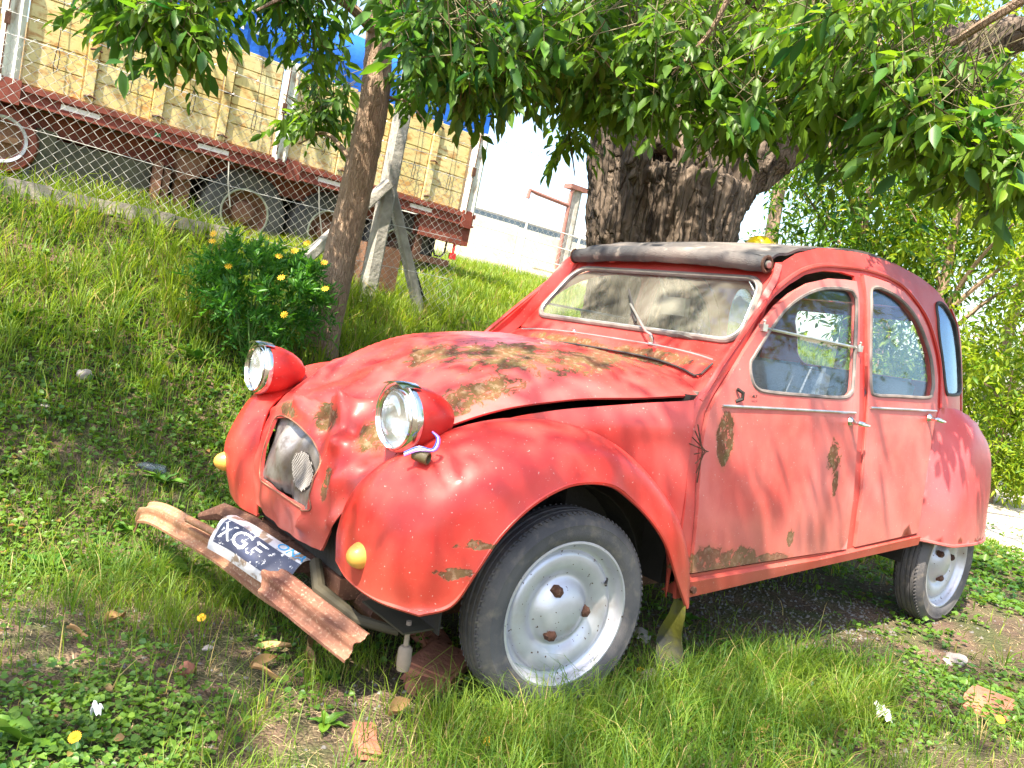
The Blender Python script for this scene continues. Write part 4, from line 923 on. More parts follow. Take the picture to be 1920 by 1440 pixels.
for P, r in (([(1930, -8, 2.9), (1850, 40, 3.0), (1785, 82, 3.15)], (.019, .017, .014)), ([(1180, 130, 4.2), (1290, 100, 4.0), (1430, 150, 3.9), (1600, 190, 3.6)], (.02, .016, .012, .006)), ([(1600, -40, 4.4), (1640, 60, 4.2), (1660, 160, 4.0), (1630, 260, 3.9)], (.03, .02, .012, .005)),
             ([(1480, 120, 5.2), (1530, 190, 5.0), (1560, 290, 4.9), (1580, 350, 4.8)], (.02, .013, .009, .004)), ([(1060, 200, 4.6), (1070, 270, 4.6), (1078, 330, 4.6)], (.010, .007, .003)), ([(1380, -30, 3.4), (1330, 60, 3.5), (1260, 140, 3.6)], (.014, .01, .005))):
    b = MB(); b.tube([tuple(p) for p in cr([at(*q) for q in P], 12)], list(cr(np.array(r)[:, None], 12)[:, 0]), 6); b.make('branch', m_barkS, big)
# ---- the small leaning tree
sm_ = tag(empty('young_tree'), 'young tree with a slender leaning trunk rising beside the daisy bush', 'tree')
b = MB(); tp = [(-.66, -2.50, .45), tuple(at(598, 655, 5.0)), tuple(at(628, 520, 4.98)), tuple(at(662, 380, 4.95)), tuple(at(700, 200, 4.9)), tuple(at(712, 60, 4.9)), tuple(at(722, -60, 4.85)), tuple(at(760, -260, 4.6))]
b.tube([tuple(p) for p in cr(tp, 60)], list(cr(np.array((.145, .118, .105, .098, .090, .082, .07, .05))[:, None], 60)[:, 0]), 20)
remeshed('trunk', b, .014, m_barkS, sm_, (3.2, .007))
for P, r in (([(712, 70, 4.9), (640, 0, 4.6), (520, -40, 4.2), (380, -30, 3.9)], (.035, .03, .02, .01)), ([(715, 40, 4.9), (800, -20, 4.4), (900, -10, 4.0), (980, 40, 3.7)], (.04, .03, .02, .008)), ([(660, 300, 4.95), (610, 250, 5.1), (560, 270, 5.2)], (.02, .012, .005)),
             ([(720, -40, 4.8), (650, -60, 4.2), (560, -20, 3.8), (480, 20, 3.7)], (.03, .02, .012, .005)), ([(700, 180, 4.9), (760, 190, 4.9), (800, 230, 4.9)], (.014, .009, .004))):
    b = MB(); b.tube([tuple(p) for p in cr([at(*q) for q in P], 14)], list(cr(np.array(r)[:, None], 14)[:, 0]), 6); b.make('branch', m_barkS, sm_)
# hanging foliage: clumps (px centre gives direction, D the distance), every twig at its own depth
def clump_set(C, seed):
    C = [(px, py - (48 if px < 990 or px > 1470 else 52), rx, ry * .85, d0, d1, int(n * (1.25 if px < 990 else 1.4))) for (px, py, rx, ry, d0, d1, n) in C]
    rng = np.random.default_rng(seed); A = []; D = []
    for (px, py, rx, ry, d0, d1, n) in C:
        q = rng.uniform(0, 2 * math.pi, n); r = np.sqrt(rng.uniform(0, 1, n)); dd = rng.uniform(d0, d1, n)
        for a, rr, ddd in zip(q, r, dd): A.append(at(px + rx * rr * math.cos(a), py + ry * rr * math.sin(a), ddd))
    A = np.array(A); h = rng.normal(size=(len(A), 3)); h[:, 2] = rng.uniform(-.9, .1, len(A)); return A, h
CA = [(300, 20, 130, 60, 3.5, 4.1, 60), (330, 85, 75, 60, 3.5, 3.9, 40), (240, 40, 50, 50, 3.6, 4.0, 16), (190, 30, 30, 70, 4.2, 4.5, 5), (470, -10, 110, 50, 3.7, 4.4, 40), (560, 40, 60, 60, 3.8, 4.5, 28), (585, 120, 30, 50, 4.0, 4.6, 12),
      (630, -25, 90, 45, 3.8, 4.6, 26), (610, 225, 50, 50, 5.0, 5.4, 30), (575, 270, 30, 22, 5.0, 5.4, 14), (805, 50, 60, 90, 3.3, 4.2, 46), (790, 200, 40, 36, 4.9, 5.3, 26), (850, 90, 100, 90, 3.2, 4.2, 80), (930, 110, 100, 90, 3.3, 4.3, 80), (870, 190, 60, 40, 3.6, 4.3, 34)]
CB = [(1020, 110, 110, 100, 3.4, 4.4, 90), (1060, 190, 60, 40, 3.8, 4.4, 26), (1070, 285, 26, 45, 4.4, 4.7, 12), (1140, 110, 110, 110, 3.5, 4.6, 90), (1180, 200, 70, 50, 3.7, 4.4, 36), (1260, 130, 100, 120, 3.5, 4.5, 80), (1360, 170, 80, 100, 3.4, 4.2, 60), (1375, 265, 36, 36, 3.5, 4.0, 14),
      (1270, 30, 140, 70, 3.6, 5.0, 60), (1450, 80, 100, 90, 3.6, 4.8, 50), (1560, 90, 90, 80, 3.0, 3.9, 36), (1600, 180, 90, 60, 3.2, 4.0, 46), (1700, 170, 90, 60, 3.1, 3.8, 50), (1760, 220, 90, 50, 3.0, 3.7, 46), (1850, 250, 80, 60, 2.9, 3.6, 44), (1900, 340, 50, 60, 2.9, 3.4, 30), (1840, 330, 60, 40, 3.0, 3.6, 26), (1740, 280, 60, 40, 3.1, 3.7, 24), (1150, 235, 60, 34, 4.0, 4.5, 24), (1400, 250, 50, 50, 3.7, 4.3, 26), (1540, 230, 50, 30, 3.7, 4.3, 16), 
      (1640, 300, 40, 50, 3.4, 3.8, 16), (1800, 160, 100, 50, 3.2, 4.0, 36), (1480, 240, 50, 30, 3.7, 4.2, 14), (1650, 30, 130, 50, 3.0, 4.2, 34), (1530, 200, 60, 40, 3.6, 4.2, 22)]
for tr, C, sd in ((sm_, CA, 3), (big, CB, 4)):
    A, h = clump_set(C, sd); P, D, N, L = twigs(A, h, 8, .18, .092, .8, .75, np.random.default_rng(sd))
    vs, z = view_size(P, L); order = np.argsort(-vs); top, rest = order[:290], order[290:]
    put_leaves(P[top], D[top], N[top], L[top], tr, 290)
    b = MB(); hd_ = unit(h); 
    for i in range(len(A)):
        p0 = Vector(A[i]); e = Vector(A[i] + hd_[i] * .17 + np.array((0, 0, -.08))); mid_ = (p0 + e) / 2 + Vector((0, 0, .012)); q0 = p0 - Vector(hd_[i]) * .16 + Vector((0, 0, .05)); b.tube([tuple(q0), tuple(p0), tuple(mid_), tuple(e)], [.0034, .0026, .0018, .001], 3, cap=False)
    o = link('stalks', mesh('stalks', b.V, b.F), m_stalk, tr); o['kind'] = 'stuff'
    # the crown above, which shades the car: clumps of leaves out of the frame
    rng = np.random.default_rng(sd + 20); Pc = []; nb = 54 if tr is big else 16
    for k in range(nb):
        c = np.array((rng.uniform(-6.5, 3.6), rng.uniform(-3.4, 2.6), rng.uniform(3.7, 5.6))) if tr is big else np.array((rng.uniform(-1.8, 3.4), rng.uniform(-5.0, -1.2), rng.uniform(3.7, 5.2)))
        nl = int(rng.uniform(16, 34)); Pc.append(c + rng.normal(size=(nl, 3)) * np.array((.42, .42, .22)))
    if tr is big:
        for (cx, cy) in ((2.3, -.25), (2.6, -.4), (2.9, -.6), (3.2, -.85), (2.45, -.75), (2.9, -1.1), (3.3, 1.3), (2.9, 1.0), (3.4, .9)):
            Pc.append(np.array((cx, cy, 4.1)) + rng.normal(size=(34, 3)) * np.array((.24, .20, .15)))
    Pc = np.vstack(Pc); h2 = rng.normal(size=Pc.shape); h2[:, 2] = -abs(h2[:, 2]) * .4
    P2, D2_, N2, L2 = twigs(Pc, h2, 9, .26, .10, .8, .4, rng)
    P_ = np.vstack([P[rest], P2]); D_ = np.vstack([D[rest], D2_]); N_ = np.vstack([N[rest], N2]); L_ = np.concatenate([L[rest], L2])
    tn = np.clip(.44 + (.28 if tr is big else .05) * ss((-P_[:, 0] - .2) / 1.6) + .22 * noise2(P_[:, 0] * 2, P_[:, 2] * 2 + P_[:, 1], 1.4, 3) + rng.normal(size=len(P_)) * .17, 0, .97) * .92  # leaves tinted lighter towards the right, backlight put into the colour
    o = link('foliage', leaf_mesh('foliage', P_, D_, N_, L_, L_ * .44, tn), m_leaf, tr); o['kind'] = 'stuff'
# ---- trees and shrubs beyond, their sunlit tone partly in the leaf colour
def far_tree(name, base, height, crown, n, seed, label, cat='tree', group=None, mat=None, leafs=.085, trunk_r=.09, lean=(0, 0), trunk=True, low=.0):
    rng = np.random.default_rng(seed); bx, by = base; bz = hz1(bx, by); t = tag(empty(name), label, cat, group)
    top = np.array((bx + lean[0], by + lean[1], bz + height))
    if trunk:
        b = MB(); p0 = (bx, by, bz - .1); b.tube(path(p0, (bx + lean[0] * .3 + .05, by + lean[1] * .3, bz + height * .4), tuple(top * .98 + np.array((0, 0, 0)))), rads(trunk_r, trunk_r * .8, trunk_r * .3), 8)
        b.make('trunk', m_barkS, t)
        for k in range(6):
            a = rng.uniform(0, 6.28); z0 = bz + height * rng.uniform(.3, .7); e = np.array((bx + crown[0] * .8 * math.cos(a), by + crown[1] * .8 * math.sin(a), z0 + height * .25)); b = MB()
            b.tube(path((bx + lean[0] * .4, by + lean[1] * .4, z0), tuple((np.array((bx, by, z0)) + e) / 2 + np.array((0, 0, .1))), tuple(e)), rads(trunk_r * .4, trunk_r * .25, .01), 5); b.make('branch', m_barkS, t)
    n = int(n * 1.25); nb = max(6, n // 200); P = []; c0 = np.array((bx + lean[0] * .8, by + lean[1] * .8, bz + height * (.62 - low)))
    for k in range(nb):
        q = unit(rng.normal(size=3)) * rng.uniform(.35, 1) ** .6; c = c0 + q * np.array((crown[0], crown[1], crown[2])); P.append(c + rng.normal(size=(n // nb // 6, 3)) * np.array(crown) * .145)
    P = np.vstack(P); h = rng.normal(size=P.shape); h[:, 2] -= .3
    P, D, N, L = twigs(P, h, 6, leafs * 2.2, leafs, .9, .35, rng); o = link('foliage', leaf_mesh('foliage', P, D, N, L, L * .36, np.clip(rng.normal(.5, .28, len(P)), 0, 1)), mat or m_leafY, t); o['kind'] = 'stuff'
    return t
far_tree('tree', (-6.6, 7.2), 7.5, (2.2, 2.2, 2.4), 6000, 38, 'tall unseen tree added on the near side of the lot for the car windows to mirror', leafs=.14, trunk_r=.13)  # this tree and the next are unseen, added to vary the window reflections
far_tree('tree', (-11.5, 7.6), 9.5, (2.8, 2.6, 3.2), 6000, 39, 'second tall unseen tree added far along the near side of the lot for the reflections', leafs=.16, trunk_r=.15)
def gxy(px, D): p = at(px, 720, D); return float(p[0]), float(p[1])
far_tree('tree', gxy(1570, 9.5), 5.0, (1.3, 1.3, 1.7), 9000, 31, 'leafy green tree with a thin brown trunk right behind the car roof', mat=m_leaf, leafs=.105, trunk_r=.07)
far_tree('tree', gxy(1740, 9.0), 3.6, (1.1, 1.1, 1.5), 8000, 32, 'green tree with drooping leaves above the rear door of the car', mat=m_leafY, leafs=.10)
far_tree('tree', gxy(1860, 13), 7.0, (2.0, 2.0, 2.4), 9000, 33, 'tall yellow green tree with a pale branch at the right edge', leafs=.12, trunk_r=.11, lean=(-.5, .4))
far_tree('tree', gxy(1640, 16), 9.5, (3.2, 3.0, 3.4), 9000, 34, 'sunlit yellow green tree seen through the hanging branches', leafs=.15, trunk_r=.14)
far_tree('tree', gxy(1400, 15), 9.0, (2.6, 2.4, 3.0), 8000, 35, 'sunlit tree behind the fork of the old trunk', leafs=.13, trunk_r=.14)
far_tree('tree', gxy(2000, 10), 6.0, (1.7, 1.7, 2.2), 8000, 36, 'bright tree whose crown enters the picture top right', leafs=.10, trunk_r=.1)
far_tree('tree', gxy(1180, 24), 10.0, (3.2, 3.0, 2.6), 5000, 37, 'distant tree rising above the pale shed roof', leafs=.2, trunk_r=.14, low=-.2)
far_tree('shrub', gxy(1900, 8.6), 1.5, (.55, .55, .55), 6000, 41, 'low yellow green shrub beyond the rear of the car', 'shrub', None, m_leafY, .07, .03, low=.15)
far_tree('shrub', gxy(1905, 10.5), 2.4, (.7, .8, .8), 6000, 42, 'dark green shrub above the yellow green one at the right edge', 'shrub', None, m_leaf, .06, .03, low=.1)
far_tree('shrub', gxy(1790, 12), 1.9, (.9, .9, .8), 5000, 43, 'green shrub glimpsed through the quarter window gap behind the car', 'shrub', None, m_leaf, .06, .03, low=.12)

# ================================================================== FENCE, TRAILER (their own level frame: a along, b away, h up)
UA = Vector((-.9999, -.0068, -.0138)); UG = Vector((-.0142, .0634, .9979)); UB = Vector((.0059, -.998, .0635)); OB = Vector((-1.43, -3.53, 1.08))
BGM = Matrix((UA, UB, UG)).transposed().to_4x4(); BGM.translation = OB
def bgpt(a, b_, h): return tuple(BGM @ Vector((a, b_, h)))
def zg(a, b_): p = BGM @ Vector((a, b_, 0)); return (hz1(p.x, p.y) - p.z)          # ground height in this frame
def bgpart(name, b, mat, parent, smooth=False, sharp=30): return link(name, mesh(name, b.V, b.F, smooth, sharp), mat, parent)
fence = tag(empty('chain_link_fence'), 'sagging chain link fence with a propped concrete post beside the young tree', 'fence'); fence.matrix_basis = BGM
pw, ph = .0335, .066
def zig(h, name):
    n = int(h / (ph / 2)); b = MB(); P = [((0 if k % 2 else pw), .003 * (1 if k % 2 else -1), -k * ph / 2) for k in range(n + 1)]
    b.tube(P, .0023, 3, cap=False); return mesh(name, b.V, b.F, False)
ZM = {k: zig(k * .1, 'wire') for k in range(6, 14)}
for me in ZM.values(): me.materials.append(m_wire)
k = 0; a = -3.05
while a < .78:
    g0 = max(-.02, zg(a, 0)); g0 = .30 if a < -1.5 else g0; H = 1.17 - g0; key = min(13, max(6, int(round(H / .1))))
    o = bpy.data.objects.new('wire', ZM[key]); COL.objects.link(o); o.parent = fence
    o.location = (a, .012 * math.sin(a * 3) - .10 * max(0, -a - .8) * 0, 1.17 + .02 * math.sin(a * 2.2))
    if k % 2: o.scale = (-1, 1, 1); o.location.x += pw
    o.rotation_euler = (.02 * math.sin(a * 5), .01 * math.sin(a * 4), 0)
    a += pw; k += 1
for h, sag in ((1.165, .01), (1.27, .03), (1.42, .04), (1.56, .03), (.66, .02), (.33, .01)):
    b = MB(); b.tube([(x, .0, h + sag * math.sin(x * 1.7) - (.15 * max(0, -x - 1) if h > 1.2 else 0) * 0) for x in np.linspace(-3.1, .8 if h < 1.2 else 1.9, 30)], .0022, 4, cap=False)
    if h > 1.2:
        for x in np.linspace(-3, 1.8, 34): b.tube([(x - .012, 0, h + sag * math.sin(x * 1.7) - .012), (x + .012, .004, h + sag * math.sin(x * 1.7) + .012)], .0018, 3); 
    bgpart('strand', b, m_wire, fence)
def cpost(P0, P1, w0, d0, name, lab=None):
    P0, P1 = Vector(P0), Vector(P1); t = (P1 - P0).normalized(); sx = Vector((1, 0, 0)); sx = (sx - t * sx.dot(t)).normalized(); sy = t.cross(sx); n = 14; V = []; F = []
    for i in range(n):
        c = P0.lerp(P1, i / (n - 1)); kk = 1 - .12 * i / n
        for (x, y) in ((-1, -.7), (-.7, -1), (.7, -1), (1, -.7), (1, .7), (.7, 1), (-.7, 1), (-1, .7)):
            j = noise.noise(Vector((c.x * 9 + x, c.z * 14, y * 3))) * .006; V.append(tuple(c + sx * (x * w0 * kk + j) + sy * (y * d0 * kk + j)))
    for i in range(n - 1):
        for j in range(8): F.append((i * 8 + j, i * 8 + (j + 1) % 8, (i + 1) * 8 + (j + 1) % 8, (i + 1) * 8 + j))
    F += [tuple(reversed(range(8))), tuple(range((n - 1) * 8, n * 8))]
    o = link(name, mesh(name, V, F, True, 30), m_conc, fence)
    if lab: o['label'] = lab
cpost((0, -.04, -.12), (.02, -.04, 1.85), .062, .055, 'concrete_post', 'upright weathered concrete post')
cpost((.64, .06, -.12), (.05, .03, .98), .042, .04, 'concrete_brace'); cpost((-.62, -.06, .18), (-.02, -.10, .96), .042, .04, 'concrete_brace')
for (a0, h0, a1, h1) in ((-1.21, .80, -1.15, .50), (-.54, .80, -.45, .46)):
    b = MB(); b.tube([(a0, -.02, h0), ((a0 + a1) / 2 - .01, -.02, (h0 + h1) / 2), (a1, -.02, h1)], .005, 5); bgpart('tie_rod', b, m_wire, fence)
kb = tag(empty('concrete_kerb'), 'low pale concrete kerb running under the chain link fence', 'kerb'); kb.matrix_basis = BGM
for k in range(6):
    b = MB(); a0 = -3.3 + k * .36; V0 = []; b.box((a0, -.07, .20), (a0 + .35, .06, .368 - .008 * (k % 2))); bgpart('kerb_stone', b, m_stone, kb)

tr = tag(empty('cargo_trailer'), 'parked cargo trailer with rusty yellow drop sides, maroon chassis and blue cover behind the fence', 'trailer'); tr.matrix_basis = BGM
B0 = 2.0
stakes = [-2.85, -1.79, -1.25, -.69, .52, 1.04, 1.56]; whites = [(-2.44, -2.28), (-.19, -.04), (2.04, 2.24)]
edges = [(-3.35, -2.87), (-2.83, -2.45), (-2.27, -1.83), (-1.75, -1.29), (-1.21, -.73), (-.65, -.20), (-.03, .48), (.56, 1.0), (1.08, 1.52), (1.60, 2.03)]
hb = [1.16, 1.345, 1.515, 1.685, 1.855, 2.02]
for (a0, a1) in edges:
    b = MB(); b.box((a0, B0 + .02, 1.155), (a1, B0 + .035, 2.022)); sp_ = bgpart('side_panel', b, m_panel, tr)
    for i in range(5):
        b = MB(); z0, z1 = hb[i] + .002, hb[i + 1] - .002; V = [(a0 + .01, B0 + .019, z0), (a1 - .01, B0 + .019, z0), (a1 - .014, B0 + .008, z0 + .005), (a0 + .014, B0 + .008, z0 + .005), (a0 + .014, B0 + .008 + random.uniform(-.002, .002), z1 - .005), (a1 - .014, B0 + .008, z1 - .005), (a1 - .01, B0 + .019, z1), (a0 + .01, B0 + .019, z1)]
        b.add(V, [(0, 1, 2, 3), (3, 2, 5, 4), (4, 5, 6, 7), (0, 3, 4, 7), (1, 6, 5, 2)]); bgpart('board', b, m_panel, sp_)
for a0 in stakes:
    w_ = .036 if a0 not in (-1.25,) else .042
    b = MB(); b.box((a0 - w_, B0 - .020, 1.13), (a0 + w_, B0 + .03, 2.03)); b.box((a0 - w_ - .012, B0 - .028, 1.16), (a0 + w_ * .2, B0 - .0205, 1.24)); st_ = bgpart('stake', b, m_panel, tr)
    for hh in (1.20, 1.58, 1.95):
        b = MB(); b.tube([(a0 - w_, B0 - .032, hh), (a0 + .01, B0 - .036, hh + .012), (a0 + w_ + .02, B0 - .030, hh)], .009, 5); bgpart('latch', b, m_rustdk, st_)
for (a0, a1) in whites:
    G = []; n = 13
    for i in range(n):
        x = a0 + (a1 - a0) * i / (n - 1); y = B0 - .03 + .022 * math.cos(i / (n - 1) * 4 * math.pi); G.append([(x, y, z) for z in (1.13, 1.4, 1.7, 2.06)])
    V, F = grid(np.array(G), thick=.008, flip=True); wp_ = link('corner_post', mesh('corner_post', V, F, True, 30), m_wpost, tr)
    b = MB(); x = (a0 + a1) / 2 - .05; b.tube([(x, B0 - .055, 1.18), (x, B0 - .06, 1.6), (x + .004, B0 - .055, 2.02)], .006, 5); b.box((x - .02, B0 - .068, 1.56), (x + .02, B0 - .045, 1.66)); bgpart('lock_bar', b, m_rustdk, wp_)
for a0 in (-2.05, -1.50, -.98, -.42, .30, .80, 1.34, 1.80):
    b = MB(); b.tube([(a0, B0 - .012, 2.0), (a0 + .003, B0 - .02, 1.62), (a0, B0 - .02, 1.52)], .0028, 4); b.tube([(a0, B0 - .02, 1.52), (a0 + .02, B0 - .03, 1.46), (a0 + .014, B0 - .03, 1.33), (a0 - .004, B0 - .03, 1.30), (a0 - .016, B0 - .03, 1.36), (a0 - .008, B0 - .025, 1.47), (a0, B0 - .02, 1.52)], .0035, 4); bgpart('rope', b, m_dark, tr)
b = MB(); b.box((-3.4, B0 - .04, 1.10), (2.245, B0 + .10, 1.148)); b.box((-3.4, B0 - .01, 1.02), (2.24, B0 + .02, 1.10)); b.box((-3.4, B0 - .045, 1.00), (2.24, B0 + .05, 1.02)); bgpart('side_rail', b, m_maroon, tr)
b = MB(); b.box((-3.4, B0 + .18, .84), (2.2, B0 + .24, 1.0)); b.box((-3.4, B0 + .14, .825), (2.2, B0 + .30, .84)); b.box((-3.4, B0 + .1, 1.149), (2.23, B0 + 2.2, 1.18)); b.box((-3.4, B0 + 1.6, .8), (2.2, B0 + 1.7, 1.14)); bgpart('chassis_beam', b, m_maroon, tr)
for a0 in (-2.34, .02, 2.12): b = MB(); b.box((a0 - .06, B0 - .05, .98), (a0 + .08, B0 + .1, 1.17)); bgpart('stake_pocket', b, m_maroon, tr)
for a0, a1 in ((-1.97, -1.68), (-.87, -.59), (.31, .57), (1.39, 1.67), (-3.1, -2.8)): b = MB(); b.box((a0, B0 - .0135, 1.045), (a1, B0 - .0105, 1.085)); bgpart('reflector_strip', b, m_letw, tr)
b = MB(); b.box((-1.24, B0 - .014, .99 + .05), (-1.19, B0 - .011, 1.07)); bgpart('marker_lamp', b, flat('green lamp', (.01, .22, .08)), tr)
b = MB(); b.box((-3.4, B0 + 2.16, 1.16), (2.2, B0 + 2.2, 2.02)); b.box((2.19, B0 + .04, 1.16), (2.22, B0 + 2.2, 2.02)); bgpart('far_side', b, m_panel, tr)
G = np.array([[(a, B0 + .015 + .02 * math.sin(a * 9) * (h - 2) + (0 if h < 2.4 else (h - 2.4) * 1.2), h + (.012 * math.sin(a * 11) if h < 2.03 else 0)) for h in (2.005, 2.1, 2.25, 2.4, 2.52, 2.6)] for a in np.linspace(-3.4, 2.23, 90)]); V, F = grid(G, flip=True, thick=.006)
tb_ = link('tarpaulin', mesh('tarpaulin', V, F), m_blue, tr)
b = MB(); b.box((2.222, B0 + .02, 2.0), (2.232, B0 + 2.1, 2.58)); bgpart('end_flap', b, m_blue, tb_)
tm = text_mesh('TL', .30, .002); o = link('lettering', tm, m_letw, tb_); o.matrix_basis = Matrix.Translation((-.58, B0 - .012, 2.27)) @ Matrix.Rotation(R_(90), 4, 'X')
TT = [(.20, .06), (.24, .10), (.34, .11), (.39, .095), (.415, .07), (.42, .03), (.42, -.10)]
TRM = [(.22, .07), (.232, .10), (.222, .105), (.205, .07), (.19, .0), (.12, -.01), (.11, .06), (.08, .08), (0, .085)]
for a0, rr in ((-.31, .42), (.58, .42), (1.42, .42)):
    Mw = Matrix.Translation((a0, B0 + .22, .57)) @ Matrix.Rotation(math.pi / 2, 4, 'X')
    b = MB(); b.lathe(TT, 48, Mw); w_ = bgpart('wheel', b, m_tyre, tr, True); b = MB(); b.lathe(TRM, 36, Mw); bgpart('rim', b, m_rust if a0 < 1 else m_rustdk, w_, True)
    b = MB(); b.tube([tuple(Mw @ Vector((.228 * math.cos(q), .228 * math.sin(q), .10))) for q in np.linspace(0, 2 * math.pi, 37)[:-1]], .011, 6, closed=True); bgpart('rim_ring', b, simple('pale rim edge', (.42, .42, .33), .6), w_, True)
Mw = Matrix.Translation((-2.34, B0 + .10, .70)) @ Matrix.Rotation(math.pi / 2, 4, 'X')
b = MB(); b.lathe([(.15, .05), (.19, .06), (.25, .06), (.27, .02), (.27, -.1)], 40, Mw); w_ = bgpart('spare_wheel', b, m_maroon, tr, True); b = MB(); b.lathe([(.155, .04), (.165, .065), (.185, .07), (.19, .05)], 40, Mw); bgpart('rim_ring', b, m_wheel, w_, True)
b = MB(); b.box((-2.46, B0 + .06, .68), (-2.22, B0 + .08, .73)); b.box((-2.5, B0 + .12, .52), (-2.18, B0 + .14, .9)); bgpart('rim', b, m_rust_or_sun, w_)
b = MB(); b.box((-1.98, B0 + .12, .40), (-1.20, B0 + .75, .80)); b.box((-2.1, B0 + .10, .34), (-1.95, B0 + .6, .86)); bgpart('tool_box', b, m_tank, tr)
b = MB(); b.box((-1.19, B0 + .02, .22), (-1.12, B0 + .10, .84)); b.box((-1.10, B0 + .06, .2), (-1.04, B0 + .12, .80)); bgpart('rusty_upright', b, m_rust, tr)
b = MB(); b.add([(-1.02, B0 + .05, .98), (-.72, B0 + .05, 1.0), (-.80, B0 + .05, .78), (-.98, B0 + .05, .72), (-1.02, B0 + .25, .98), (-.72, B0 + .25, 1.0), (-.80, B0 + .25, .78), (-.98, B0 + .25, .72)], [(0, 1, 2, 3), (7, 6, 5, 4), (0, 4, 5, 1), (1, 5, 6, 2), (2, 6, 7, 3), (3, 7, 4, 0)]); b.box((-.98, B0 + .12, .45), (-.84, B0 + .2, .74)); bgpart('spring_hanger', b, m_rust, tr)
b = MB(); b.box((-1.1, B0 + .5, .25), (2.1, B0 + 1.5, .86)); bgpart('axle_housing', b, m_dark, tr)
b = MB(); b.box((.9, B0 - .02, .50), (2.02, B0 + .06, .575)); b.box((1.55, B0 + .0, .57), (1.63, B0 + .06, .86)); bgpart('underride_bar', b, m_rustdk, tr)
b = MB(); b.tube([(x, B0 + .02, z) for x, z in ((1.80, .86), (1.80, .66), (1.84, .60), (1.92, .60), (1.96, .66), (1.96, .80))], .012, 6); bgpart('hose', b, m_dark, tr, True)
b = MB(); b.box((1.55, B0 - .02, .78), (2.22, B0 + .12, 1.0)); bgpart('rear_member', b, m_maroon, tr)
b = MB(); b.tube([(2.06, B0, .78), (2.06, B0, .66)], .016, 8); b.box((2.03, B0 - .03, .60), (2.09, B0 + .03, .67)); bgpart('tail_lamp', b, flat('red lamp', (.5, .02, .02)), tr)

# timber and scrap leaning behind the post
sc = tag(empty('timber_block'), 'brown timber block in the weeds between the concrete brace and the post', 'timber'); sc.matrix_basis = BGM
b = MB(); b.box((.12, .35, .02), (.46, .60, .50)); bgpart('block', b, rustmat('brown timber', (.10, .05, .03), (.20, .10, .06), (.26, .16, .10), .9, 0), sc)
sc2 = tag(empty('black_sheet'), 'black rubber sheet leaning in the weeds behind the right brace', 'sheet'); sc2.matrix_basis = BGM
G = np.array([[(.42 + .38 * t + .03 * math.sin(s * 4), .28 + .12 * s, .62 * (1 - t) * (1 - .1 * s)) for s in np.linspace(0, 1, 6)] for t in np.linspace(0, 1, 10)]); V, F = grid(G, thick=.01); link('rubber_sheet', mesh('rubber_sheet', V, F), m_dark, sc2)

# ---- far yard: wall, kerb, shed, pipe stand, fence
o = tag(empty('white_wall'), 'sun bleached white wall across the yard beyond the trailer', 'wall'); o.matrix_basis = BGM
for k in range(9):
    b = MB(); a0 = 3.0 + k * 1.25; b.box((a0, 8.6, 1.30), (a0 + 1.235, 8.75, 1.95 + .02 * (k % 2))); bgpart('wall_panel', b, m_white, o)
o = tag(empty('white_kerb'), 'long white painted kerb at the far edge of the lawn', 'kerb'); o.matrix_basis = BGM
for k in range(9):
    b = MB(); a0 = 2.6 + k * 1.0; b.box((a0, 7.6, .60), (a0 + .99, 7.9, .97)); bgpart('kerb_stone', b, m_white, o)
G = np.array([[bgpt(a, b_, h) for (b_, h) in ((7.85, .90), (8.2, 1.12), (8.62, 1.33))] for a in np.linspace(2.4, 14, 30)]); V, F = grid(G, flip=True); o = link('yard_ground', mesh('yard_ground', V, F), simple('pale dry yard', (.42, .35, .20), .95, 0, .35, 6, .01, 20)); o['kind'] = 'structure'
o = tag(empty('shed'), 'long low shed with a pale pitched roof and blue grey eaves beyond the wall', 'shed'); o.matrix_basis = BGM
b = MB(); b.box((5, 15, .8), (26, 19, 2.90)); bgpart('wall', b, m_white, o)
rf_m = simple('pale corrugated roofing', (.30, .29, .28), .7); rf_e = simple('blue grey eaves', (.10, .14, .18), .6)
for k in range(28):
    b = MB(); a0 = 4.8 + k * .77; V = [(a0, 14.4, 2.86), (a0 + .755, 14.4, 2.86), (a0 + .755, 17, 3.75), (a0, 17, 3.75), (a0, 14.4, 2.80), (a0 + .755, 14.4, 2.80), (a0 + .755, 17, 3.69), (a0, 17, 3.69)]; b.add(V, [(0, 1, 2, 3), (7, 6, 5, 4), (0, 4, 5, 1), (0, 3, 7, 4), (1, 5, 6, 2), (2, 6, 7, 3)]); bgpart('roof_sheet', b, rf_m, o)
b = MB(); b.box((4.8, 14.38, 2.45), (26.3, 14.5, 2.79)); bgpart('eaves', b, rf_e, o)
o = tag(empty('pipe_stand'), 'grey pole with a rusty red pipe and a long horizontal arm in the yard', 'pole'); o.matrix_basis = BGM
b = MB(); b.tube([(8.98, 8, .8), (8.96, 8, 3.05)], [.13, .11], 10); bgpart('pole', b, m_conc, o, True); rp = simple('red pipe paint', (.26, .11, .09), .6)
b = MB(); b.tube([(8.72, 7.9, 1.2), (8.70, 7.9, 2.9), (8.78, 7.9, 3.08)], .045, 8); b.tube([(8.70, 7.9, 2.62), (7.75, 7.9, 2.66), (7.55, 7.9, 2.68), (7.53, 7.9, 2.5)], .045, 8); b.box((8.62, 7.85, 3.0), (9.15, 8.1, 3.1)); bgpart('pipe', b, rp, o, True)
o = tag(empty('yard_fence'), 'pale wire fence with thin white posts standing in front of the white wall', 'fence'); o.matrix_basis = BGM
for k in range(6):
    b = MB(); a0 = 4.1 + k * 1.5; b.tube([(a0, 7.2, .7), (a0, 7.2, 1.95)], .028, 6); bgpart('fence_post', b, m_white, o, True)
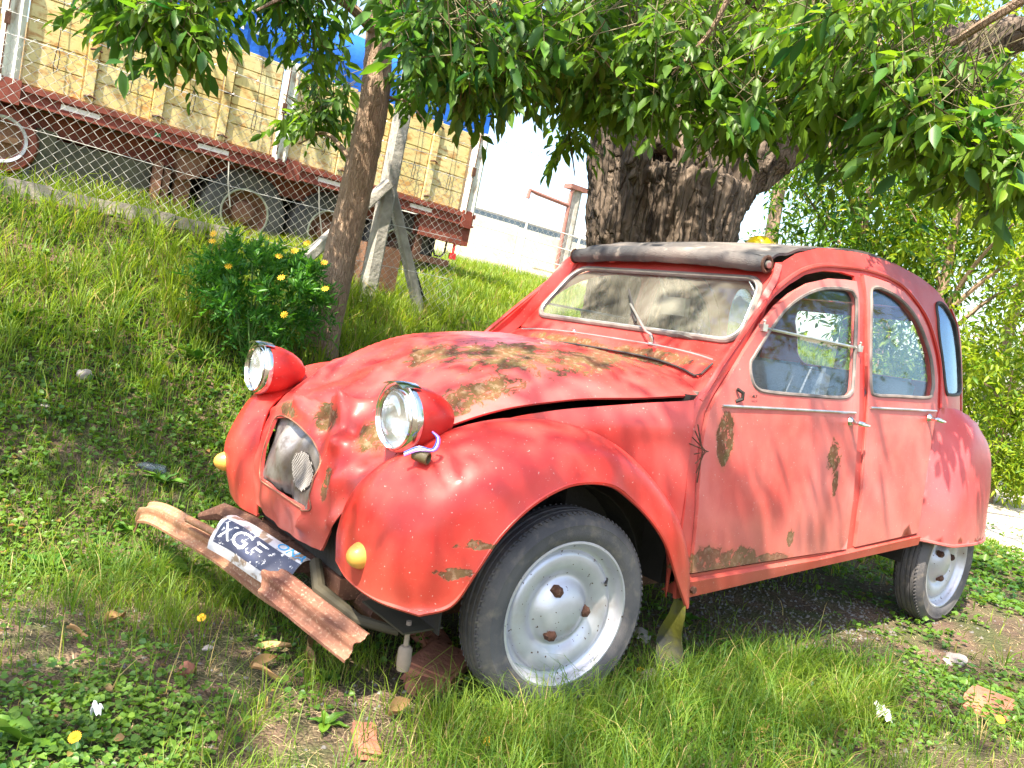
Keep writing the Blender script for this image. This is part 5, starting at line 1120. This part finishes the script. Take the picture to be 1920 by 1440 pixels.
for hh in (1.25, 1.6, 1.92): b = MB(); b.tube([(2.8, 7.2, hh), (12.5, 7.2, hh)], .010, 4); bgpart('rail', b, m_white, o)
b = MB()
P0 = [((0 if k % 2 else .075), 0, k * .075) for k in range(17)]; b.tube(P0, .004, 3, cap=False); zm2 = mesh('wire', b.V, b.F, False); zm2.materials.append(m_wire)
for k in range(125):
    w_ = bpy.data.objects.new('wire', zm2); COL.objects.link(w_); w_.parent = o; w_.location = (2.9 + (k + k % 2) * .075, 7.2, .72); w_.scale = (-1 if k % 2 else 1, 1, 1)

# ================================================================== BUSH WITH DAISIES
bush = tag(empty('daisy_bush'), 'dense green bush with yellow daisies standing left of the young tree', 'bush')
rng = np.random.default_rng(77); cb = at(497, 545, 4.45); n = 520; q = unit(rng.normal(size=(n, 3))) * (rng.uniform(.25, 1, (n, 1)) ** .45); A = cb + q * np.array((.33, .30, .25)) * (1 + .22 * noise2(q[:, 0] * 3, q[:, 2] * 3 + q[:, 1] * 2, 1.2, 4))[:, None] + np.array((0, 0, -.02))
A[:, 2] += .05 * np.sin(A[:, 0] * 14); h = q * .8 + np.array((0, 0, .5)) + rng.normal(size=(n, 3)) * .25
P, D, N, L = twigs(A, h, 16, .13, .048, .9, -.15, rng); lf = link('foliage', leaf_mesh('foliage', P, D, N, L, L * .28, np.clip(rng.normal(.5, .3, len(P)), 0, 1)), m_bush, bush); lf['kind'] = 'stuff'
b0 = np.array((cb[0] + .05, cb[1] + .05, hz1(cb[0], cb[1]) - .05)); b = MB()
for k in range(26):
    e = cb + unit(rng.normal(size=3)) * np.array((.30, .28, .2)); b.tube([tuple(b0 + rng.normal(size=3) * .03), tuple((b0 + e) / 2 + rng.normal(size=3) * .04), tuple(e)], .005, 4)
bs = link('stems', mesh('stems', b.V, b.F), m_stem, bush); bs['kind'] = 'stuff'
def flower_mesh(name, R0, petals=12):
    b = MB()
    for k in range(petals):
        q = 2 * math.pi * k / petals; c, s = math.cos(q), math.sin(q)
        pts = [(.22, -.0), (.55, -.16), (.95, -.10), (1.0, .0), (.95, .10), (.55, .16)]
        b.add([((r * c - w_ * s) * R0, (r * s + w_ * c) * R0, .08 * R0 * (1 - r)) for r, w_ in pts], [(0, 1, 2, 3), (0, 3, 4, 5)])
    b.lathe([(.32 * R0, .05 * R0), (.26 * R0, .16 * R0), (0, .2 * R0)], 10); return mesh(name, b.V, b.F)
fm = flower_mesh('daisy', .021, 9); fm.materials.append(m_pet)
for (px, py) in ((400, 438), (398, 452), (428, 499), (523, 480), (527, 520), (533, 590), (576, 455), (552, 470), (610, 541), (608, 492)):
    o = bpy.data.objects.new('daisy', fm); COL.objects.link(o); o.parent = bush; p = at(px, py, 4.10 if px < 560 else 4.2); nrm = Vector((.5 + random.uniform(-.2, .4), .7, .6 + random.uniform(-.3, .4)))
    o.matrix_basis = Matrix.Translation(p) @ nrm.to_track_quat('Z', 'Y').to_matrix().to_4x4()

# ================================================================== GRASS AND GROUND COVER
def scatter(n, seed, power=1.5, dmin=.75, dmax=17):
    rng = np.random.default_rng(seed); yaw = math.atan2(CF[1], CF[0])
    u = rng.uniform(0, 1, n); k = 2 - power; r = (dmin ** k + u * (dmax ** k - dmin ** k)) ** (1 / k); a = yaw + rng.uniform(-R_(44), R_(42), n)
    return CAM[0] + r * np.cos(a), CAM[1] + r * np.sin(a), r, rng
def keep_mask(x, y):
    under = (x < .30) & (x > -2.75) & (np.abs(y) < .58); d = np.ones_like(x); d = np.where(under, .30, d); d = np.where((y < -3.32) & (y > -3.52) & (x > -.1), .30, d)
    j = np.min(np.hypot(x[:, None] - pth[None, ::2, 0], y[:, None] - pth[None, ::2, 1]), axis=1); d = np.where(j < .85, .06, d)
    tr_ = np.min(np.hypot(x[:, None] - tpt[None, :, 0], y[:, None] - tpt[None, :, 1]), axis=1); return np.where(tr_ < .12, 0, d)
tpt = np.array([(-3.02, -2.0), (-.66, -2.5)])
def grass(name, n, seed, hfun, wid, dens, mat, label, tint=.5, lean=.5, power=1.5, dmax=17, tuft=0):
    x, y, r, rng = scatter(n, seed, power, dmax=dmax)
    if tuft:                                             # gather blades into tufts
        c = rng.integers(0, n // tuft, n); cx, cy = x[c], y[c]; x = cx + rng.normal(size=n) * .018; y = cy + rng.normal(size=n) * .018; r = r[c]
    ok = rng.uniform(0, 1, n) < keep_mask(x, y) * dens(x, y); x, y, r = x[ok], y[ok], r[ok]; n = len(x); z = hz(x, y) - .004
    H = hfun(x, y) * rng.uniform(.45, 1.3, n); W = wid * rng.uniform(.7, 1.3, n) * np.clip(r / 3.2, .8, 3.2); a = rng.uniform(0, 6.283, n)
    ld = np.stack([np.cos(a), np.sin(a), np.zeros(n)], 1)
    if tuft: ld = unit(np.stack([x - cx[ok], y - cy[ok], np.zeros(n)], 1) + ld * .006)
    ln = lean * rng.uniform(.2, 1.5, n) * H; sd = np.stack([-ld[:, 1], ld[:, 0], np.zeros(n)], 1); sd = unit(sd + ld * rng.normal(size=(n, 1)) * .8)
    B = np.stack([x, y, z], 1); up = np.array((0, 0, 1.0)); V = np.empty((n, 7, 3)); cz_ = [(0, 0, 1), (.38, .12, .9), (.74, .45, .62)]
    for i, (hh, ll, ww) in enumerate(cz_):
        c = B + up * (H * hh)[:, None] + ld * (ln * ll)[:, None]; V[:, 2 * i] = c - sd * (W * ww)[:, None]; V[:, 2 * i + 1] = c + sd * (W * ww)[:, None]
    V[:, 6] = B + up * (H * (1 - .18 * lean))[:, None] + ld * ln[:, None]
    F = np.array([(0, 1, 3, 2), (2, 3, 5, 4), (4, 5, 6, 6)]); 
    idx = (np.arange(n) * 7)[:, None, None]; q4 = (F[:2][None] + idx).reshape(-1, 4); t3 = (np.array([(4, 5, 6)])[None] + idx).reshape(-1, 3)
    me = bpy.data.meshes.new(name); me.vertices.add(n * 7); me.vertices.foreach_set('co', V.astype(np.float32).ravel()); lv = np.concatenate([q4.ravel(), t3.ravel()]).astype(np.int32)
    me.loops.add(len(lv)); me.loops.foreach_set('vertex_index', lv); me.polygons.add(len(q4) + len(t3)); me.polygons.foreach_set('loop_start', np.concatenate([np.arange(len(q4)) * 4, len(q4) * 4 + np.arange(len(t3)) * 3]).astype(np.int32)); me.update(calc_edges=True)
    me.polygons.foreach_set('use_smooth', np.ones(len(me.polygons), bool))
    tn = np.clip(tint + .14 * bank(x, y) + .22 * noise2(x, y, 1.3, 5) + rng.normal(size=n) * .17, 0, .87); tn = np.where(rng.uniform(0, 1, n) < .06, 1.0, tn)  # bank grass tinted yellower, stronger sun put into its colour
    at_ = me.attributes.new('tint', 'FLOAT', 'POINT'); at_.data.foreach_set('value', np.repeat(tn, 7).astype(np.float32)); me.materials.append(mat)
    o = bpy.data.objects.new(name, me); COL.objects.link(o); tag(o, label, 'grass', None, 'stuff'); return o
bank = lambda x, y: ss((-1.5 - y) / 1.3) * (x < 3)
def bare(x, y):
    d = np.zeros_like(x)
    for (a, b_, ra, rb) in ((.98, .28, .30, .16), (.72, .02, .26, .16), (.30, .45, .28, .12), (.62, .62, .16, .14), (-1.55, 1.15, .5, .22), (-2.5, .75, .7, .22), (1.15, -.3, .25, .12), (.1, -2.2, .6, .18), (-1.3, .35, 1.0, .25), (-3.9, .6, 1.1, .35)): d = np.maximum(d, np.exp(-((x - a) / ra) ** 2 - ((y - b_) / rb) ** 2))
    return d
patchy = lambda x, y: np.clip(.50 + .95 * noise2(x, y, 1.1, 11) + .5 * noise2(x, y, 3.1, 12) - 1.3 * bare(x, y), .04, 1)
hB = lambda x, y: .055 + .04 * np.clip(noise2(x, y, 1.5, 21), -.6, 1) + .15 * bank(x, y) * np.clip(.75 + .5 * noise2(x, y, 1.2, 8), .3, 1.3)
grass('grass', 270000, 101, hB, .0016, lambda x, y: np.clip(patchy(x, y) + bank(x, y) * .6, 0, 1), m_grass, 'patchy green grass covering the ground and the bank', .5, .6)
grass('grass', 90000, 102, lambda x, y: .10 + .13 * bank(x, y), .0019, lambda x, y: np.clip(.35 + 1.0 * noise2(x, y, 1.4, 31) - bare(x, y), 0, 1), m_grass, 'tufts of longer arching grass among the short grass', .52, 1.1, tuft=36, dmax=9)
grass('grass', 26000, 103, lambda x, y: .20 + 0 * x, .0020, lambda x, y: bank(x, y) * .9, m_grass, 'tall grass on the bank below the fence', .6, .8, dmax=10, tuft=20)
near = lambda x, y: (np.exp(-((x + .1) / .55) ** 2 - ((y - .90) / .20) ** 2) + np.exp(-((x + .95) / .38) ** 2 - ((y - .92) / .26) ** 2) + .8 * np.exp(-((x - .75) / .3) ** 2 - ((y + .55) / .4) ** 2))
grass('grass', 90000, 110, lambda x, y: .125 + .04 * np.exp(-((x + .1) / .4) ** 2), .0017, lambda x, y: np.clip(near(x, y) * 1.3, 0, 1), m_grass, 'lush green tufts around the front wheel and below the doors', .38, .9, dmax=4.2, tuft=26)
# straw
grass('straw', 60000, 104, lambda x, y: .012 + 0 * x, .0011, lambda x, y: np.clip(1.15 - patchy(x, y), .1, 1), leafmat('straw', (.36, .27, .15), (.50, .40, .24), .1), 'dead straw lying between the grass', .5, 5.0)
# low round leaved weeds
x, y, r, rng = scatter(170000, 105, 1.5, dmax=9); dn = np.clip(.34 + .5 * (y < -.7) * (y > -2.4) + 1.1 * noise2(x, y, 1.7, 41) + .3 * (y < -.8) * (y > -2.3), 0, 1) * keep_mask(x, y); ok = rng.uniform(0, 1, len(x)) < dn; x, y, r = x[ok], y[ok], r[ok]; n = len(x)
zz = hz(x, y) + rng.uniform(.004, .035, n); P = np.stack([x, y, zz], 1); D = rng.normal(size=(n, 3)); D[:, 2] = rng.uniform(-.1, .5, n); N = np.array((0, 0, 1.0)) + rng.normal(size=(n, 3)) * .35; L = rng.uniform(.011, .026, n) * np.clip(r / 3, .9, 2)
o = link('ground_cover', leaf_mesh('ground_cover', P, D, N, L, L * .95, np.clip(.45 + .2 * noise2(x, y, 1.5, 6) + rng.normal(size=n) * .18, 0, 1)), m_clover); tag(o, 'low clover like weeds covering the shady ground', 'weeds', None, 'stuff')
# gravel
b = MB(); rng = np.random.default_rng(9)
for k in range(2600):
    if k < 1500: gx, gy = rng.uniform(-3.4, 1.3), rng.uniform(-.7, 1.5)
    else: gx, gy = rng.uniform(-2.4, -.9), rng.uniform(-.1, .7)
    s = rng.uniform(.003, .011); gz = hz1(gx, gy); q = rng.uniform(.6, 1.3, 6) * s
    b.add([(gx + q[0], gy, gz), (gx, gy + q[1], gz), (gx - q[2], gy, gz), (gx, gy - q[3], gz), (gx, gy, gz + q[4] * .8)], [(0, 1, 4), (1, 2, 4), (2, 3, 4), (3, 0, 4)])
o = link('gravel', mesh('gravel', b.V, b.F, False), simple('gravel', (.13, .12, .115), .9)); tag(o, 'small grey gravel strewn under and around the car', 'gravel', None, 'stuff')

# ================================================================== SMALL THINGS ON THE GROUND
def lump(name, loc, size, mat, label, cat, rot=0, boxy=0, group=None, seed=1, sub=2):
    bm = bmesh.new()
    if boxy: bmesh.ops.create_cube(bm, size=1.4); bmesh.ops.bevel(bm, geom=list(bm.edges), offset=.12, segments=2, affect='EDGES'); bmesh.ops.subdivide_edges(bm, edges=list(bm.edges), cuts=1, use_grid_fill=True)
    else: bmesh.ops.create_icosphere(bm, subdivisions=3, radius=.8)
    for v in bm.verts:
        p = v.co * 1.6 + Vector((seed * 3.7, seed, 0)); v.co += v.co.normalized() * (.16 if boxy else .30) * noise.noise(p) + v.co.normalized() * .05 * noise.noise(p * 4)
        v.co = Vector((v.co.x * size[0] / 2, v.co.y * size[1] / 2, v.co.z * size[2] / 2))
    me = bpy.data.meshes.new(name); bm.to_mesh(me); bm.free(); me.polygons.foreach_set('use_smooth', [True] * len(me.polygons)); me.set_sharp_from_angle(angle=R_(40))
    o = link(name, me, mat); z = loc[2] if len(loc) > 2 else hz1(*loc[:2]); o.location = (loc[0], loc[1], z + size[2] * .22); o.rotation_euler = (random.uniform(-.15, .15), random.uniform(-.15, .15), rot); tag(o, label, cat, group); return o
lump('brick', (.20, .40), (.30, .20, .09), m_brick, 'large broken red brick slab in front of the left front tyre', 'brick', .6, 1, seed=1)
lump('brick', (.10, .20), (.24, .12, .07), m_brick, 'dark red brick piece half under the fender beside the tyre', 'brick', 1.4, 1, seed=2)
lump('brick', (.30, .47), (.12, .07, .06), m_brick, 'small red brick chip at the grass edge below the tyre', 'brick', .2, 1, seed=3)
lump('brick', (-1.50, 1.24), (.34, .20, .04), m_brick, 'flat reddish brick slab in the dirt at the right edge', 'brick', .2, 1, seed=4)
lump('brick', (.57, .66), (.20, .08, .03), m_brick, 'long orange brick shard half buried at the bottom centre', 'brick', 1.2, 1, seed=5)
lump('clod', (.83, .15), (.055, .05, .05), m_brick, 'round reddish clod lying on bare soil at lower left', 'stone', .3, seed=6)
lump('stone', (-.43, .66), (.12, .09, .08), m_stone, 'pale stone in the grass below the yellow dandelion by the mud flap', 'stone', .3, seed=7)
lump('stone', (.77, -1.93), (.12, .09, .07), m_stone, 'white stone on the sunny slope left of the headlight', 'stone', 1.3, seed=8)
lump('stone', (.95, -1.70), (.05, .05, .03), m_stone, 'tiny pale stone left of the white stone on the slope', 'stone', .9, seed=9)
lump('stone', (-.72, .36), (.14, .08, .05), m_stone, 'grey stone in the shade behind the mud flap', 'stone', .9, seed=10)
lump('stone', (-1.95, .95), (.16, .10, .05), m_stone, 'flat stone in the dry grass below the rear wheel', 'stone', .2, seed=11)
lump('stone', (.72, -.02), (.04, .03, .02), m_stone, 'small white pebble beside the bare soil at lower left', 'stone', .2, seed=12)
def paper(loc, w_, d_, rot, label):
    G = np.array([[(w_ * (s - .5), d_ * (t - .5), .012 + .010 * math.sin(s * 7 + t * 4) + .008 * math.sin(t * 9)) for t in np.linspace(0, 1, 8)] for s in np.linspace(0, 1, 12)]); V, F = grid(G, thick=.001)
    o = link('paper_scrap', mesh('paper_scrap', V, F), m_letw); o.location = (loc[0], loc[1], hz1(*loc) + .03); o.rotation_euler = (.1, .1, rot); tag(o, label, 'paper')
paper((-.95, 1.14), .085, .035, .7, 'crumpled white paper in the grass at lower right'); paper((1.08, .34), .028, .02, 1.2, 'small white paper scrap near the bottom left corner')
b = MB(); b.lathe([(0, -.09), (.030, -.088), (.033, -.07), (.033, .04), (.028, .06), (.013, .085), (.013, .10), (0, .10)], 20); o = b.make('plastic_bottle', glassmat('bottle plastic', (.75, .8, .85), .12, (.30, .33, .37), 1.5)); o.scale = (.62, .62, .62); o.location = (.58, -1.33, hz1(.58, -1.33) + .022); o.rotation_euler = (R_(85), .1, R_(60)); tag(o, 'crushed clear plastic bottle lying on the shady slope', 'bottle')
# dandelions
dm = flower_mesh('flower_head', .014, 18); dm.materials.append(m_pet)
for (px, py, D, hh, lab) in ((378, 1158, 2.42, .06, 'yellow dandelion in front of the bumper'), (1201, 1258, 2.52, .07, 'yellow dandelion between the tyre and the mud flap'), (1876, 1349, 2.5, .05, 'yellow dandelion near the right edge'), (140, 1382, 1.66, .05, 'yellow green bud pair on stems at the bottom left'), (914, 1389, 1.92, .03, 'half hidden yellow dandelion low in the bottom centre grass')):
    p = Vector(at(px, py, D)); e = tag(empty('dandelion', p), lab, 'flower'); o = bpy.data.objects.new('flower_head', dm); COL.objects.link(o); o.parent = e; o.rotation_euler = (-.5, .6, 0)
    b = MB(); g = hz1(p.x, p.y) - p.z; b.tube([(0, 0, 0), (.008, .004, g / 2), (.012, 0, g)], .0018, 5); link('stem', mesh('stem', b.V, b.F), m_stem, e)
# dry curled leaves
def curl(L, W, c):
    G = np.array([[(L * (t - .5), s * W * math.sin(math.pi * min(1, t * .96 + .04)) ** .8, c * (s * s) * .8 + .35 * c * math.sin(t * 5 + s)) for s in np.linspace(-1, 1, 7)] for t in np.linspace(0, 1, 11)]); V, F = grid(G, thick=.0008); me = mesh('dry_leaf', V, F); me.materials.append(m_dry); return me
cm = [curl(.10, .015, .014), curl(.08, .018, .02)]
for i, (x0, y0, rt, lab) in enumerate(((.63, .17, .4, 'curled brown dry leaf left of the bumper end'), (.52, .22, 1.5, 'long pale dry leaf under the rusty bumper end'), (.56, .08, 2.4, 'upright curled dry leaf behind the long pale one'), (.47, .12, .9, 'dry leaf folded against the bumper blade'), (.66, .26, 2.0, 'dry leaf lowest of the pile by the bumper end'), (.93, -.22, .6, 'broad rust brown dry leaf in the left grass'), (1.05, -.10, 1.9, 'dark dry leaf near the left edge'), (.45, .60, .3, 'orange dry leaf in the bottom centre clover'), (-.45, 1.05, .2, 'pale dry leaf at the bottom right of centre'), (.20, .78, 2.7, 'dry leaf by the orange brick shard'))):
    o = link('dry_leaf', cm[i % 2]); o.location = (x0, y0, hz1(x0, y0) + .025); o.rotation_euler = (random.uniform(-.5, .5), random.uniform(-.4, .4), rt); tag(o, lab, 'leaf')
# broad leaved weeds
BL = []
for sd in range(3):
    rng = np.random.default_rng(sd); me_ = []
    G = np.array([[(t, s * .24 * math.sin(math.pi * min(1, t ** .8)) ** .7, .22 * t - .45 * t * t + .10 * abs(s) + .03 * math.sin(t * 14) * abs(s)) for s in np.linspace(-1, 1, 5)] for t in np.linspace(0, 1, 9)]); V, F = grid(G, thick=.004); me = mesh('broad_leaf', V, F); me.materials.append(m_weed); BL.append(me)
def weed(loc, size, n, lab, seed):
    rng = np.random.default_rng(seed); e = tag(empty('broad_leaf_weed', (loc[0], loc[1], hz1(*loc))), lab, 'weed')
    for k in range(n):
        o = bpy.data.objects.new('broad_leaf', BL[k % 3]); COL.objects.link(o); o.parent = e; s = size * rng.uniform(.45, .85); o.scale = (s, s * rng.uniform(.8, 1.3), s); o.rotation_euler = (rng.uniform(-.2, .2), rng.uniform(-.9, -.2), k * 2.4 + rng.uniform(-.4, .4))
weed((1.03, -.72), .13, 8, 'broad leaved weed in the sunny grass at the left edge', 1); weed((.62, -.62), .14, 7, 'bright broad leaved weed below the number plate', 2); weed((.74, -.95), .10, 6, 'small broad weed left of the bumper tip', 3)
weed((1.22, .40), .16, 3, 'large single green leaf in the bottom left corner', 4); weed((-1.30, .70), .09, 4, 'pair of pale green leaves on the dry grass under the sill', 5); weed((-.42, .92), .12, 8, 'leafy dandelion rosette below the mud flap', 6)
weed((.55, -1.25), .14, 6, 'green weed with pointed leaves on the dark slope', 7); weed((.30, -1.05), .15, 7, 'tall weed beside the right turn signal', 8); weed((1.0, -2.3), .16, 6, 'yellow green broad weed on the upper slope at left', 9); weed((.2, -2.15), .16, 6, 'arching weed below the daisy bush', 10)
weed((.62, .55), .07, 6, 'small green plant at the bottom left of centre', 11); weed((.44, -.02), .08, 6, 'young plant growing up through the bumper bracket', 12); weed((-1.05, .30), .11, 6, 'weed in the shade under the front door', 13); weed((.50, .30), .06, 9, 'round leaved seedling at the bumper end', 14); weed((-3.9, .75), .12, 6, 'green weed beside the rear wheel', 15)
# yellow cap on the roof
yp = Vector(at(1425, 463, 3.78)); b = MB(); b.lathe([(.070, -.03), (.072, .0), (.066, .022), (.050, .040), (.025, .050), (0, .053)], 28); b.lathe([(.070, -.03), (.078, -.028), (.078, -.022), (.071, -.018)], 28); o = b.make('yellow_cap', m_yel); o.location = yp; tag(o, 'domed yellow plastic cap lying on the black canvas roof', 'cap')
